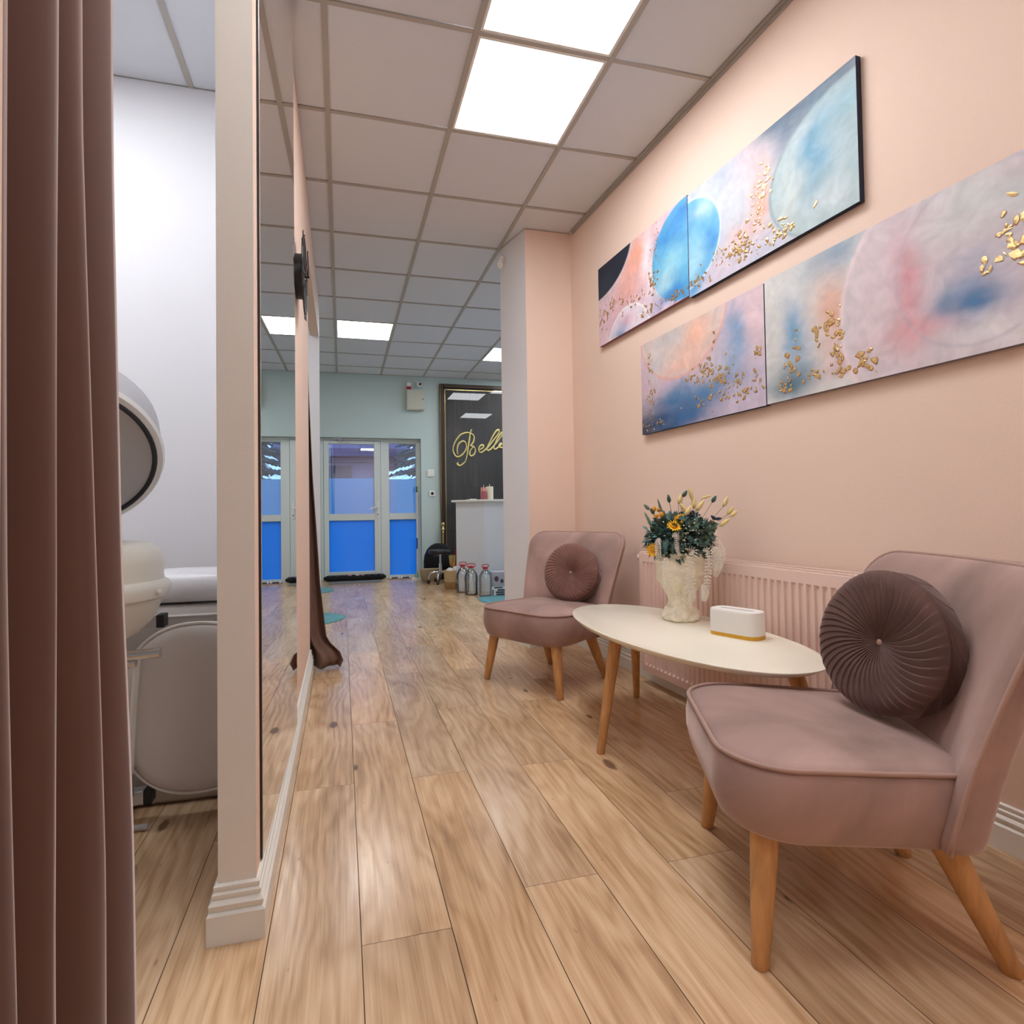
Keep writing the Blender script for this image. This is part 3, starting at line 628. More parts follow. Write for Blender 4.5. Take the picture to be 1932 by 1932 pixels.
mb = MB(); mb.box(-dpt-.0005, y0-.004, .02, -dpt+.076, y0, RH).box(-dpt-.0005, y1, .02, -dpt+.076, y1+.004, RH)
mb.box(-dpt+.002, y0, RH, -dpt+.016, y1, RH+.006).box(-dpt+.060, y0, RH, -dpt+.076, y1, RH+.006)
for k in range(60):
    c_ = y0+.02+k*(RL-.04)/59; mb.box(-dpt+.016, c_-.0025, RH+.001, -dpt+.060, c_+.0025, RH+.005)
mb.build('top_grille', M_rad, t, smooth=0)
mb = MB(); mb.tube([(-dpt+.035, y1+.004, RH-.03), (-dpt+.035, y1+.03, RH-.03)], .012, 12).tube([(-dpt+.035, y1+.03, RH-.03), (-dpt+.035, y1+.05, RH-.03)], .019, 14).tube([(-dpt+.035, y1+.016, RH-.03), (-.002, y1+.016, RH-.03)], .009, 10)
mb.build('valve', M_trim, t)
for yy in (y0+.15, y1-.15): MB().box(-.019, yy-.012, .05, -.0005, yy+.012, RH-.05).build('wall_bracket', M_rad, t, smooth=0)
# ------------------------------------------------------------------ chairs
def outline(hf, hb, xf, xb, rf, rb, n=10):
    """plan outline of the seat, front +x; trapezoid with rounded corners"""
    pts = []
    def arc(cx, cy, r, a0, a1):
        for k in range(n+1):
            a = a0+(a1-a0)*k/n; pts.append((cx+r*math.cos(a), cy+r*math.sin(a)))
    arc(xf-rf, hf-rf, rf, 0, PI/2); arc(xb+rb, hb-rb, rb, PI/2, PI); arc(xb+rb, -hb+rb, rb, PI, 1.5*PI); arc(xf-rf, -hf+rf, rf, 1.5*PI, 2*PI)
    # densify the straight runs
    out = []
    for i, p in enumerate(pts):
        q = pts[(i+1) % len(pts)]; d = math.hypot(q[0]-p[0], q[1]-p[1]); m = max(1, int(d/.03))
        for k in range(m): out.append((p[0]+(q[0]-p[0])*k/m, p[1]+(q[1]-p[1])*k/m))
    return out
def make_chair(label, loc, rz):
    t = thing('cocktail_chair', label, 'chair', loc, rz, 'mauve velvet chairs at the coffee table')
    O = outline(.285, .255, .30, -.185, .13, .05)
    rings = []
    zt = .400
    for z, sc, g in ((.248, .86, 0), (.252, .92, 0), (.264, .965, 0), (.29, .995, 0), (.32, 1.02, 0), (.36, 1.02, 0), (.385, 1.008, 0), (zt, .992, 0)):
        rings.append([(x*sc+.02*(1-sc)*2, y*sc, z+.006*max(0, x)*(z > .3)) for x, y in O])
    for k in range(1, 11):
        q = 1-k/10.6; cr = .026*(1-q**2.6)
        rings.append([(x*.985*q+.01*(1-q), y*.985*q, zt+.003+cr+.006*max(0, x)) for x, y in O])
    MB().rings(rings).build('seat', M_velvet, t, smooth=60)
    seat = t.children[-1] if t.children else None
    seat = [c for c in bpy.data.objects if c.parent == t and c.name.startswith('seat')][0]
    MB().tube([(x*.995, y*.995, zt+.004+.006*max(0, x)) for x, y in O], .0052, 8, closed=True).build('piping', M_velvet2, seat, smooth=80)
    # backrest shell
    NS, NT = 40, 30; zb, ztp, rr = .242, .795, .085
    def hw(z):
        q = (z-zb)/(ztp-zb); return .275+.063*q**1.1
    def cx(z):
        q = (z-zb)/(ztp-zb); return -.165-.03*q-.115*q**1.5
    def wing(s, z):
        q = (z-zb)/(ztp-zb); return (.085-.02*q)*abs(s)**2.3
    zs = [zb+(ztp-zb)*(k/NT) for k in range(NT-8)]
    zl = zs[-1]; zs += [zl+(ztp-zl)*math.sin(PI/2*(k/9)) for k in range(1, 10)]
    front, back = [], []
    for z in zs:
        w_ = hw(z); c_ = w_
        if z > ztp-rr: c_ = w_-rr+math.sqrt(max(0, rr*rr-(z-(ztp-rr))**2))
        if z < zb+.05: c_ = w_-.05+math.sqrt(max(0, .05**2-((zb+.05)-z)**2))
        fr, bk = [], []
        for i in range(NS+1):
            s = -1+2*i/NS; y = s*c_; sy = y/w_
            e = min(1, (1-abs(s))/.16); ez = min(1, (ztp-z)/.06, (z-zb+.001)/.05+.2); rnd_ = math.sqrt(max(0, 1-(1-e)**2)); rz_ = math.sqrt(max(0, 1-(1-ez)**2))
            th = .085-.02*abs(sy)**2
            x0_ = cx(z)+wing(sy, z)
            lip = -.006+.022*rnd_*rz_
            fr.append((x0_+lip, y, z)); bk.append((x0_-th+.030*(1-rnd_*rz_), y, z))
        front.append(fr); back.append(bk)
    mb = MB(); n1 = NS+1; vs = [p for r in front for p in r]+[p for r in back for p in r]; off = len(zs)*n1; fs = []
    for j in range(len(zs)-1):
        for i in range(NS):
            a = j*n1+i; fs.append((a, a+1, a+n1+1, a+n1)); fs.append((off+a, off+a+n1, off+a+n1+1, off+a+1))
        a = j*n1; fs.append((a, a+n1, off+a+n1, off+a)); a += NS; fs.append((a, off+a, off+a+n1, a+n1))
    for i in range(NS):
        fs.append((i, off+i, off+i+1, i+1)); a = (len(zs)-1)*n1+i; fs.append((a, a+1, off+a+1, off+a))
    mb.add(vs, fs); bo = mb.build('backrest', M_velvet, t, smooth=50)
    loop = [r[0] for r in front]+[p for p in front[-1][1:-1]]+[r[-1] for r in front[::-1]]
    MB().tube([(x-.001, y*1.004, z) for x, y, z in loop], .0052, 8).build('piping', M_velvet2, bo, smooth=80)
    for (xt, yt, xb_, yb_, rt_) in ((.215, .215, .240, .255, .028), (.215, -.215, .240, -.255, .028), (-.135, .165, -.240, .193, .030), (-.135, -.165, -.240, -.193, .030)):
        MB().tube([(xt, yt, .250), (xt*.5+xb_*.5, yt*.5+yb_*.5, .125), (xb_, yb_, .004), (xb_, yb_, 0.0005)], [rt_, rt_*.82, rt_*.60, rt_*.5], 20).build('leg', M_wood, t, smooth=60)
    return t
A = make_chair('far mauve velvet chair with light oak legs, next to the pale pillar', (1.105, 2.92, 0), math.atan2(-.5, -.866))
B = dup(A, (1.131, 1.107, 0), math.atan2(.418, -.908), 'near mauve velvet chair in the right foreground, largest seat in view')
def cushion(name_label, m, c, az, el, r, th, seed, group='round pleated cushions'):
    t = thing('round_cushion', name_label, 'cushion', c, 0, group)
    rr = random.Random(seed); NP = 44; NA = NP*6; rings = []; jit = [rr.random() for _ in range(NP)]
    prof = []
    pass
    def ringp(q, side):
        # q 0 centre ->1 rim
        h = th/2*(.42+.58*min(1, (q/.42))**.8) if q < .42 else th/2*(1-.0*(q-.42))
        h = th/2*(.35+.65*math.sin(min(1, q/.62)*PI/2)) * (1 if q < .8 else math.sqrt(max(0, 1-((q-.8)/.23)**2)))
        pts = []
        for i in range(NA):
            k = i/6; ph = (k % 1); j = jit[int(k) % NP]
            amp = .0019*min(1, q/.25)*(1-.55*max(0, q-.8)/.2)*(.7+.6*j)
            saw = (ph**.8)*(1 if ph < .85 else (1-ph)/.15*.9)
            tw = .35*q*q*side
            a = 2*PI*i/NA+tw
            rr_ = r*q*(1+.012*math.sin(a*3+seed)+.006*j*(q > .7))
            pts.append((rr_*math.cos(a), rr_*math.sin(a), side*(h+amp*(saw-.5)*2)))
        return pts
    qs = [.03, .06, .1, .16, .24, .34, .45, .56, .67, .77, .85, .91, .96, .99, 1.0]
    rings = [ringp(q, -1) for q in qs]+[ringp(q, 1) for q in qs[::-1]]
    mb = MB().rings(rings)
    n = Vector((math.cos(az)*math.cos(el), math.sin(az)*math.cos(el), math.sin(el))); q_ = n.to_track_quat('Z', 'Y').to_matrix().to_4x4()
    mb.xf(q_); mb.build('cover', m, t, smooth=35)
    mb = MB().ball((0, 0, th*.19), .008, 6, sq=(1, 1, .6)); mb.xf(q_); mb.build('button', mat('pale_button', lin((176, 142, 130)), .6), t)
    return t
cushion('dark brown round pleated velvet cushion on the near chair', M_brownv, (1.250, 1.063, .596), math.radians(178), math.radians(10), .168, .088, 3)
cushion('mauve brown round pleated velvet cushion leaning on the far chair', M_mauvev, (1.245, 2.925, .575), math.radians(222), math.radians(14), .162, .10, 8)
# ------------------------------------------------------------------ coffee table
TC = (1.235, 1.922)
t = thing('coffee_table', 'oval cream-topped coffee table on splayed oak legs between the two chairs', 'table', (TC[0], TC[1], 0), math.radians(3))
a_, b_ = .620, .292
def egg(q, sc=1.0):
    c, s_ = math.cos(q), math.sin(q); return (b_*sc*math.copysign(abs(c)**.92, c), a_*sc*math.copysign(abs(s_)**.96, s_))
rings = []
for z, sc in ((.434, .90), (.436, .93), (.440, .955), (.450, .985), (.456, .998), (.4585, .998), (.460, .992)):
    rings.append([(*egg(2*PI*i/96, sc), z) for i in range(96)])
MB().rings(rings).build('tabletop', M_tabletop, t, smooth=35)
rot = math.radians(-3); 
def tl(x, y):
    dx, dy = x-TC[0], y-TC[1]; return (dx*math.cos(rot)-dy*math.sin(rot), dx*math.sin(rot)+dy*math.cos(rot))
for (fx, fy), (ux, uy) in (((.943, 1.974), (1.03, 2.00)), ((1.403, 2.519), (1.29, 2.32)), ((1.46, 1.39), (1.365, 1.475))):
    f_ = tl(fx, fy); u_ = tl(ux, uy)
    MB().tube([(*u_, .437), (u_[0]*.97+f_[0]*.03, u_[1]*.97+f_[1]*.03, .41), (*f_, .003), (*f_, 0.0005)], [.024, .025, .0145, .013], 18).build('leg', M_wood, t, smooth=60)
# ------------------------------------------------------------------ bust vase
t = thing('bust_vase', 'rough cream plaster bust vase standing on the coffee table', 'vase', (1.375, 2.085, .4605), math.radians(228))
mb = MB(); rv = random.Random(5); NAv = 72; rings = []
prof = [(0, .080, .066), (.008, .088, .072), (.03, .086, .070), (.045, .080, .062), (.055, .060, .052), (.07, .056, .048), (.09, .056, .048), (.11, .062, .056), (.13, .076, .070), (.16, .090, .084), (.19, .098, .092), (.215, .102, .098), (.24, .104, .100), (.265, .104, .102), (.28, .100, .098)]
from mathutils import noise as mn
def rv_(i, z, rx, ry):
    a = 2*PI*i/NAv; c, s_ = math.cos(a), math.sin(a); r_ = 1.0
    nn = mn.noise(Vector((c*3.2, s_*3.2, z*26)))*.15+mn.noise(Vector((c*9, s_*9, z*70)))*.09
    if .06 < z < .15: nn += .05*math.sin(a*11+z*20)
    d = math.atan2(math.sin(a), math.cos(a))
    face = 0
    face += .020*math.exp(-(d/.16)**2)*math.exp(-((z-.190)/.028)**2)      # nose
    face -= .016*math.exp(-((abs(d)-.42)/.16)**2)*math.exp(-((z-.225)/.013)**2)   # eye sockets
    face += .008*math.exp(-((abs(d)-.40)/.20)**2)*math.exp(-((z-.246)/.010)**2)   # brows
    face += .009*math.exp(-(d/.24)**2)*math.exp(-((z-.158)/.007)**2)      # lips
    face += .008*math.exp(-(d/.20)**2)*math.exp(-((z-.135)/.010)**2)      # chin
    return ((rx*(1+nn)+face)*c, (ry*(1+nn)+face)*s_, z)
zz = [k*.28/70 for k in range(71)]
def interp(z):
    for (a, b, c), (d, e, f) in zip(prof[:-1], prof[1:]):
        if a <= z <= d+1e-9:
            q = (z-a)/(d-a); return b+(e-b)*q, c+(f-c)*q
    return prof[-1][1:]
for z in zz: rings.append([rv_(i, z, *interp(z)) for i in range(NAv)])
for sc, z in ((.94, .283), (.88, .278), (.84, .22)): rings.append([(.1*sc*math.cos(2*PI*i/NAv), .098*sc*math.sin(2*PI*i/NAv), z) for i in range(NAv)])
mb.rings(rings).build('bust', M_bust, t, smooth=70)
# ------------------------------------------------------------------ bouquet
BQ = thing('dried_bouquet', 'dried bouquet of green foliage, yellow daisies and white ferns in the bust vase', 'flowers', (1.375, 2.085, .70))
rb = random.Random(12)
vc = Vector((-.81, -.57, .1)).normalized()    # towards the room
sx = Vector((math.cos(yaw), -math.sin(yaw), 0)); upv = Vector((0, 0, 1)); fw = Vector((math.sin(yaw), math.cos(yaw), 0))
def bp(px, pz, d=0): # px: sideways, pz: up, d: towards viewer
    return sx*px+upv*pz-fw*d
# greenery clumps
def leafquad(mb, c, d, n, l, w_, mi=0):
    d = d.normalized(); s_ = d.cross(n).normalized()*w_
    mid = c+d*l*.5+n.normalized()*l*.08
    mb.add([c, mid+s_, c+d*l, mid-s_], [(0, 1, 2), (0, 2, 3)], mi)
mb = MB()
for _ in range(1500):
    v = Vector((rb.gauss(0, 1), rb.gauss(0, 1), rb.gauss(0, 1))).normalized(); rr = .6+.4*rb.random()
    c = Vector((v.x*.128*rr, v.y*.118*rr, .095+v.z*.095*rr))
    leafquad(mb, c, v+Vector((rb.random()-.5, rb.random()-.5, rb.random()-.5))*1.4, Vector((rb.random()-.5, rb.random()-.5, 1)), .028+.02*rb.random(), .008+.005*rb.random(), 0 if rb.random() < .5 else 1)
g = mb.build('foliage', [M_dgreen, M_teal_l], BQ, smooth=0); g['kind'] = 'stuff'
mb = MB().ball((0, 0, .09), .085, 10, sq=(1.1, 1.0, .85)); mb.build('moss_core', M_dgreen, BQ)
for (px, pz, d, s_) in ((.02, .155, .10, 1), (.055, .09, .115, .9), (.075, .12, .09, 1), (-.04, .12, .11, .8), (.10, .12, .03, 1.2), (.12, .15, .03, 1.1)):
    mb = MB(); c = bp(px, pz, d)
    for k in range(11):
        a = k*2.4; q = .2+.8*(k/11); dd = (sx*math.cos(a)+upv*math.sin(a))*q-fw*(.5)
        leafquad(mb, c+(sx*math.cos(a)+upv*math.sin(a))*.006*q, dd, -fw+upv*.2, .026*s_, .012*s_)
    mb.build('eucalyptus_sprig', M_euc, BQ, smooth=0)
def daisy(px, pz, d, r_, tilt):
    c = bp(px, pz, d); nrm = (-fw+tilt).normalized(); ax = nrm.orthogonal().normalized(); ay = nrm.cross(ax)
    mb = MB()
    for k in range(16):
        a = 2*PI*k/16+.1*rb.random(); dr = ax*math.cos(a)+ay*math.sin(a); leafquad(mb, c+dr*r_*.25, dr+nrm*(.25+.2*rb.random()), nrm, r_*.85, r_*.15)
    o = mb.build('yellow_daisy', M_yel, BQ, smooth=0)
    mb = MB().ball((0, 0, 0), r_*.33, 7, sq=(1, 1, .6)); mb.xf(Matrix.Translation(c+nrm*.003) @ nrm.to_track_quat('Z', 'Y').to_matrix().to_4x4()); mb.build('flower_centre', M_ycen, o)
daisy(-.055, .150, .10, .030, upv*.9); daisy(-.125, .055, .05, .030, -sx*1.2); daisy(-.005, .185, .05, .022, upv*1.2); daisy(-.03, .175, .07, .022, upv*.6+sx*.3)
def head(name, m, px, pz, d, dirx, dirz, l, r_, root=(0, .08), sub=True):
    c = bp(px, pz, d); dr = (sx*dirx+upv*dirz).normalized()
    mb = MB(); mb.tube([c-dr*l*.5, c-dr*l*.25, c+dr*l*.1, c+dr*l*.4, c+dr*l*.55], [r_*.35, r_, r_*.95, r_*.55, r_*.12], 9)
    o = mb.build(name, m, BQ, smooth=70)
    c2 = bp(px*.35+root[0], root[1]+.03, d*.5); mb = MB().tube([c-dr*l*.45, (c-dr*l*.6)*.6+c2*.4-dr*.01, c2], .0011, 5); mb.build('stem', M_stem, o)
for a in ((.190, .250, .02, .45, .9, .046, .009), (.208, .212, .02, .6, .8, .040, .009), (.215, .200, .04, .7, .6, .036, .008), (.168, .165, .06, .8, .6, .050, .009), (.120, .272, 0, 1, .3, .042, .005), (.052, .285, 0, -.25, 1, .056, .008), (-.005, .262, .03, .25, 1, .040, .009), (.000, .225, .06, -.6, .8, .046, .009), (.015, .215, .07, .5, .8, .046, .009), (.055, .245, .03, .1, 1, .044, .008), (.075, .235, .04, .6, .8, .052, .010)):
    head('bunny_tail_grass', M_bunny, *a)
for a in ((-.047, .266, .02, -.15, 1, .034, .008), (.027, .286, .0, .6, .8, .032, .0085), (.150, .262, .0, .5, .8, .032, .0085), (-.140, .232, .02, -.7, .7, .030, .0075), (-.120, .215, .03, -.4, .7, .026, .008), (.125, .185, .05, -.7, .6, .024, .007), (.145, .180, .05, .8, .1, .026, .007)):
    head('dark_seed_pod', M_euc if a[0] < -.13 else M_navy if a[0] > .11 and a[1] < .25 else M_dgreen, *a)
for a in ((-.112, .224, .03, .4, .8, .022, .009), (-.090, .220, .02, 0, 1, .018, .009), (-.088, .200, .05, 0, 1, .020, .010), (-.108, .195, .05, 1, 0, .018, .008)):
    head('craspedia_ball', M_ycen, *a)
for a in ((-.140, .18, .04, -.45, .9, .065, .006), (-.085, .235, .02, -.3, 1, .060, .005), (-.075, .205, .03, .4, -.9, .05, .006)):
    head('grass_spike', M_euc, *a)
def fern(pts, l, m=M_fern, n=22):
    P = [bp(*p) for p in pts]; Q = []
    for k in range(n+1):
        s_ = k/n*(len(P)-1); i = min(int(s_), len(P)-2); f = s_-i
        p0 = P[max(i-1, 0)]; p1 = P[i]; p2 = P[i+1]; p3 = P[min(i+2, len(P)-1)]
        Q.append(.5*((2*p1)+(-p0+p2)*f+(2*p0-5*p1+4*p2-p3)*f*f+(-p0+3*p1-3*p2+p3)*f**3))
    mb = MB().tube(Q, .0013, 5)
    for k in range(1, n):
        d = (Q[k+1]-Q[k-1]).normalized(); s_ = d.cross(-fw).normalized(); L_ = l*math.sin(PI*(k+2)/(n+4))**.7
        for e in (-1, 1):
            leafquad(mb, Q[k], s_*e+d*.35+fw*.15, -fw, L_, L_*.17)
    mb.build('fern_frond', m, BQ, smooth=0)
fern([(-.015, .06, .12), (.01, .055, .14), (-.012, -.01, .135), (.005, -.08, .125), (-.01, -.16, .105)], .022)
fern([(.05, .055, .12), (.072, .05, .13), (.07, -.02, .125), (.066, -.09, .115), (.07, -.14, .09)], .020)
fern([(.09, .05, .10), (.118, .05, .10), (.125, -.01, .09), (.115, -.055, .08)], .024)
fern([(.10, .04, .04), (.135, .03, .04), (.14, -.02, .03), (.118, -.045, .02)], .022)
fern([(-.07, .11, .12), (-.055, .12, .13), (-.055, .07, .13), (-.045, .035, .13)], .013)
fern([(-.105, .10, .09), (-.12, .09, .10), (-.12, .04, .10), (-.11, -.01, .09)], .017)
fern([(-.09, .08, .11), (-.095, .09, .12), (-.10, .04, .12)], .014, M_teal_l)
fern([(.05, -.08, .11), (.062, -.11, .11), (.060, -.15, .10)], .020)
fern([(-.09, .03, .12), (-.10, .0, .125), (-.095, -.06, .115), (-.08, -.10, .10)], .020)
fern([(.0, -.02, .13), (-.01, -.07, .125), (.01, -.12, .11), (.0, -.17, .10)], .022)
fern([(.13, .15, .02), (.165, .16, .0), (.195, .14, .0)], .010)
fern([(.12, .10, .05), (.15, .07, .04), (.16, .02, .04), (.15, -.03, .03)], .026)
mb = MB()
for _ in range(110):
    px, pz = rb.gauss(.0, .06), .09+rb.gauss(0, .05)
    mb.ball(tuple(bp(px, pz, .118-.05*abs(px)/.1+rb.random()*.008)), .0022+.0022*rb.random(), 4)
for _ in range(60):
    mb.ball(tuple(bp(.05+rb.gauss(0, .02), .19+rb.gauss(0, .02), .03+rb.gauss(0, .02))), .0018, 4)
for _ in range(70):
    mb.ball(tuple(bp(.105+rb.gauss(0, .014), .0+rb.gauss(0, .03), .06+rb.gauss(0, .02))), .004, 4)
mb.build('white_gypsophila', M_fern, BQ)['kind'] = 'stuff'
mb = MB()
for _ in range(40): mb.ball(tuple(bp(.048+rb.gauss(0, .012), .195+rb.gauss(0, .010), .04+rb.gauss(0, .01))), .0045, 4)
mb.build('navy_berry_cluster', M_navy, BQ)['kind'] = 'stuff'
# ------------------------------------------------------------------ tissue box
t = thing('tissue_box', 'white rounded tissue box with golden base band on the table', 'box', (1.385, 1.752, .4605), math.radians(-68.0))
P_ = rrect(.092, .048, .036)
mb = MB(); mb.rings([[(x, y, z) for x, y in P_] for z in (.0, .013)]); mb.build('base_band', M_yband, t, smooth=35)
mb = MB(); mb.rings([[(x*s_, y*s_, z) for x, y in P_] for z, s_ in ((.0131, 1), (.088, 1), (.093, .985), (.095, .955))]); mb.build('cover', M_whitep, t, smooth=35)
mb = MB(); sl = rrect(.062, .007, .0069); mb.rings([[(x, y, z) for x, y in sl] for z in (.0951, .0955)]); mb.build('slot', M_greyp, t)
# ------------------------------------------------------------------ dark sign wall by reception
t = thing('framed_sign', 'dark weathered board sign in gold-brown frame with gold script letters behind reception', 'sign', (1.372, 7.955, .05))
SW, SH = 1.95, 2.73
MB().box(.06, -.022, 0, SW-.06, -.002, SH-.06).build('board', plank_mat(), t, smooth=0)
M_fr = mat('dark_bronze_frame', lin((58, 40, 24)), .4, .3); 
mb = MB().box(0, -.045, 0, .055, -.002, SH).box(.055, -.045, SH-.055, SW-.055, -.002, SH).box(SW-.055, -.045, 0, SW, -.002, SH); mb.build('frame', M_fr, t, smooth=0, bevel=.006)
mb = MB().box(.004, -.050, 0, .008, -.0455, SH).box(.075, -.026, 0, .083, -.0222, SH-.075).box(.075, -.026, SH-.083, SW-.075, -.0222, SH-.075); mb.build('gold_bead', M_brass, t, smooth=0)
STR = dict(
 letter_b=[[(1.828, 2.133), (1.808, 2.083), (1.791, 1.979), (1.768, 1.854), (1.756, 1.761), (1.728, 1.667), (1.685, 1.621), (1.643, 1.6), (1.612, 1.615), (1.609, 1.635), (1.628, 1.641)],
  [(1.614, 1.764), (1.609, 1.841), (1.631, 1.914), (1.69, 1.956), (1.732, 1.936), (1.747, 1.875), (1.719, 1.802), (1.655, 1.739), (1.592, 1.733), (1.551, 1.799), (1.552, 1.872), (1.585, 1.954), (1.649, 2.038), (1.723, 2.076), (1.797, 2.078), (1.855, 2.043), (1.86, 1.98), (1.838, 1.928), (1.811, 1.891), (1.858, 1.876), (1.879, 1.825), (1.857, 1.762), (1.814, 1.741), (1.793, 1.772), (1.81, 1.834), (1.853, 1.876)]],
 letters_ell=[[(1.932, 1.831), (1.986, 1.857), (2.003, 1.894), (1.971, 1.904), (1.933, 1.862), (1.932, 1.815), (1.964, 1.794), (2.018, 1.826), (2.083, 1.89), (2.161, 1.986), (2.227, 2.071), (2.244, 2.124), (2.217, 2.129), (2.173, 2.08), (2.117, 1.985), (2.067, 1.89), (2.056, 1.837), (2.082, 1.827), (2.137, 1.87), (2.214, 1.96), (2.281, 2.041), (2.309, 2.089), (2.282, 2.091), (2.226, 2.019), (2.181, 1.934), (2.159, 1.87), (2.18, 1.844), (2.235, 1.882), (2.279, 1.925), (2.263, 1.94), (2.241, 1.908), (2.246, 1.877), (2.289, 1.872), (2.334, 1.915)]])
M_goldt = mat('gold_lettering', lin((214, 196, 128)), .35, .3)
def cr_spline(P, n=5):
    P = [Vector((p[0], 0, p[1])) for p in P]; Q = []
    for i in range(len(P)-1):
        p0 = P[max(i-1, 0)]; p1 = P[i]; p2 = P[i+1]; p3 = P[min(i+2, len(P)-1)]
        for k in range(n):
            f = k/n; Q.append(.5*((2*p1)+(-p0+p2)*f+(2*p0-5*p1+4*p2-p3)*f*f+(-p0+3*p1-3*p2+p3)*f**3))
    Q.append(P[-1]); return Q
for nm, ss in STR.items():
    mb = MB()
    for s_ in ss:
        Q = cr_spline(s_); Q = [Vector((p.x-1.372+.012, -.028, p.z-.05)) for p in Q]
        mb.tube(Q, [.0085+.006*abs(math.sin(i*.13)) for i in range(len(Q))], 8)
    mb.build(nm, M_goldt, t, smooth=60)
# ------------------------------------------------------------------ things on the far wall
t = thing('fuse_box', 'cream metal fuse box high on the mint wall beside the dark sign', 'fuse box', (1.03, 7.958, 2.385))
MB().box(-.135, -.085, 0, .12, 0, .285).build('housing', mat('cream_metal', lin((198, 196, 180)), .5), t, smooth=0, bevel=.004)
mb = MB().box(-.125, -.092, .012, .115, -.0851, .275); mb.build('lid', mat('cream_metal', (1, 1, 1)), t, smooth=0); MB().ball((.095, -.094, .15), .008, 5).build('lock', M_black, t)
t = thing('alarm_siren', 'small white and red alarm siren above the fuse box', 'alarm', (.935, 7.958, 2.685))
MB().box(-.03, -.05, 0, .03, 0, .035).build('red_lens', M_red, t, smooth=0, bevel=.003); MB().box(-.03, -.052, .0351, .03, 0, .09).build('housing', M_whitep, t, smooth=0, bevel=.004)
t = thing('security_camera', 'white security camera with black lens above the fuse box', 'camera', (1.075, 7.958, 2.75))
mb = MB().ball((0, -.05, 0), .038, 9); mb.tube([(0, -.03, .02), (-.03, -.01, .05), (-.06, -.002, .10)], .007, 6); mb.build('body', M_whitep, t); MB().ball((.012, -.084, 0), .019, 8, sq=(1, .5, 1)).build('lens', M_black, t)
def plate(name, label, cat, x, z, s_, extra):
    t = thing(name, label, cat, (x, 7.959, z)); MB().box(-s_, -.012, -s_, s_, 0, s_).build('plate', M_whitep, t, smooth=0, bevel=.003); return t
t = plate('light_switch', 'cream double light switch on the mint wall beside the door', 'switch', 1.235, 1.49, .052, 0)
MB().box(-.040, -.017, -.040, .010, -.0121, .040).build('rocker', M_trim, t, smooth=0, bevel=.002); MB().box(.014, -.017, -.040, .042, -.0121, .040).build('rocker', M_trim, t, smooth=0, bevel=.002)
t = plate('wall_socket', 'square white wall socket below the light switch', 'socket', 1.255, 1.20, .042, 0)
mb = MB().lathe([(.022, 0), (.022, .004), (.001, .004)], 20); mb.xf(Matrix.Translation((0, -.0121, 0)) @ Matrix.Rotation(PI/2, 4, 'X')); mb.build('recess', M_black, t)
t = thing('motion_sensor', 'small white motion sensor near the ceiling on the pale pillar side', 'sensor', (1.166, 3.90, 2.735))
mb = MB().ball((-.028, 0, 0), .026, 9, sq=(.9, .9, 1.5)); mb.ball((-.022, -.01, .04), .018, 7); mb.build('housing', M_whitep, t); MB().tube([(0.003, .0, .03), (-.018, 0, .03)], .008, 8).build('bracket', M_whitep, t)
# ------------------------------------------------------------------ reception desk and what is on it
t = thing('reception_desk', 'white reception desk with angled corner in front of the dark sign', 'desk', (0, 0, 0))
dk = [(1.325, 6.60), (1.60, 6.31), (2.6, 6.31), (2.6, 6.75), (1.5, 6.75), (1.40, 6.85)]
mb = MB().prism(dk, 0, 1.045); mb.build('body', M_white2, t, smooth=0)
tp = [(1.27, 6.60), (1.585, 6.26), (2.62, 6.26), (2.62, 6.80), (1.52, 6.80), (1.38, 6.90)]
MB().prism(tp, 1.0455, 1.07).build('countertop', M_trim, t, smooth=0, bevel=.003)
def candle(x, y, r_, h_, m, label):
    t = thing('pillar_candle', label, 'candle', (x, y, 1.0702), 0, 'candles on the reception desk')
    MB().lathe([(r_, 0), (r_, h_*.97), (r_*.93, h_), (.001, h_-.003)], 24).build('wax', m, t); MB().tube([(0, 0, h_-.002), (0, 0, h_+.03)], .004, 5).build('wick', M_trim, t)
candle(1.70, 6.42, .043, .155, mat('cream_wax', lin((232, 220, 190)), .5), 'cream pillar candle, right of the rose candles on the desk')
candle(1.655, 6.53, .036, .15, mat('salmon_wax', lin((216, 140, 128)), .5), 'taller salmon pink pillar candle on the reception desk')
candle(1.625, 6.40, .033, .10, mat('rose_wax', lin((168, 84, 90)), .5), 'short dusky rose pillar candle on the reception desk')
tag(MB().box(-.06, -.04, 0, .06, .04, .004).box(-.02, -.03, .0041, .05, .03, .012).build('paper_slips', M_whitep, smooth=0, loc=(1.50, 6.50, 1.0703)), 'small white paper slips lying near the desk corner', 'paper')
# ------------------------------------------------------------------ floor things in the far room
def bottle(loc, rz, label):
    t = thing('water_bottle', label, 'bottle', loc, rz, 'large water bottles by the desk')
    prof = [(.060, .0), (.072, .006), (.074, .03), (.070, .045), (.075, .06), (.071, .075), (.075, .09), (.071, .105), (.075, .12), (.071, .135), (.075, .15), (.075, .20), (.070, .225), (.052, .26), (.032, .285), (.024, .292), (.024, .305)]
    MB().lathe(prof, 28, cap1=False).build('body', M_clear, t, smooth=60)
    MB().lathe([(.027, .298), (.027, .320), (.025, .323), (.001, .323)], 20).build('cap', M_red, t)
    MB().tube([(-.026, 0, .305), (-.048, 0, .325), (-.044, 0, .343), (0, 0, .349), (.044, 0, .343), (.048, 0, .325), (.026, 0, .305)], .005, 8).build('carry_handle', M_red, t)
    return t
b0 = bottle((1.345, 6.34, 0), .3, 'leftmost of three large water bottles, next to the jute basket')
dup(b0, (1.395, 6.13, 0), -.1, 'middle one of three large clear water bottles with red caps')
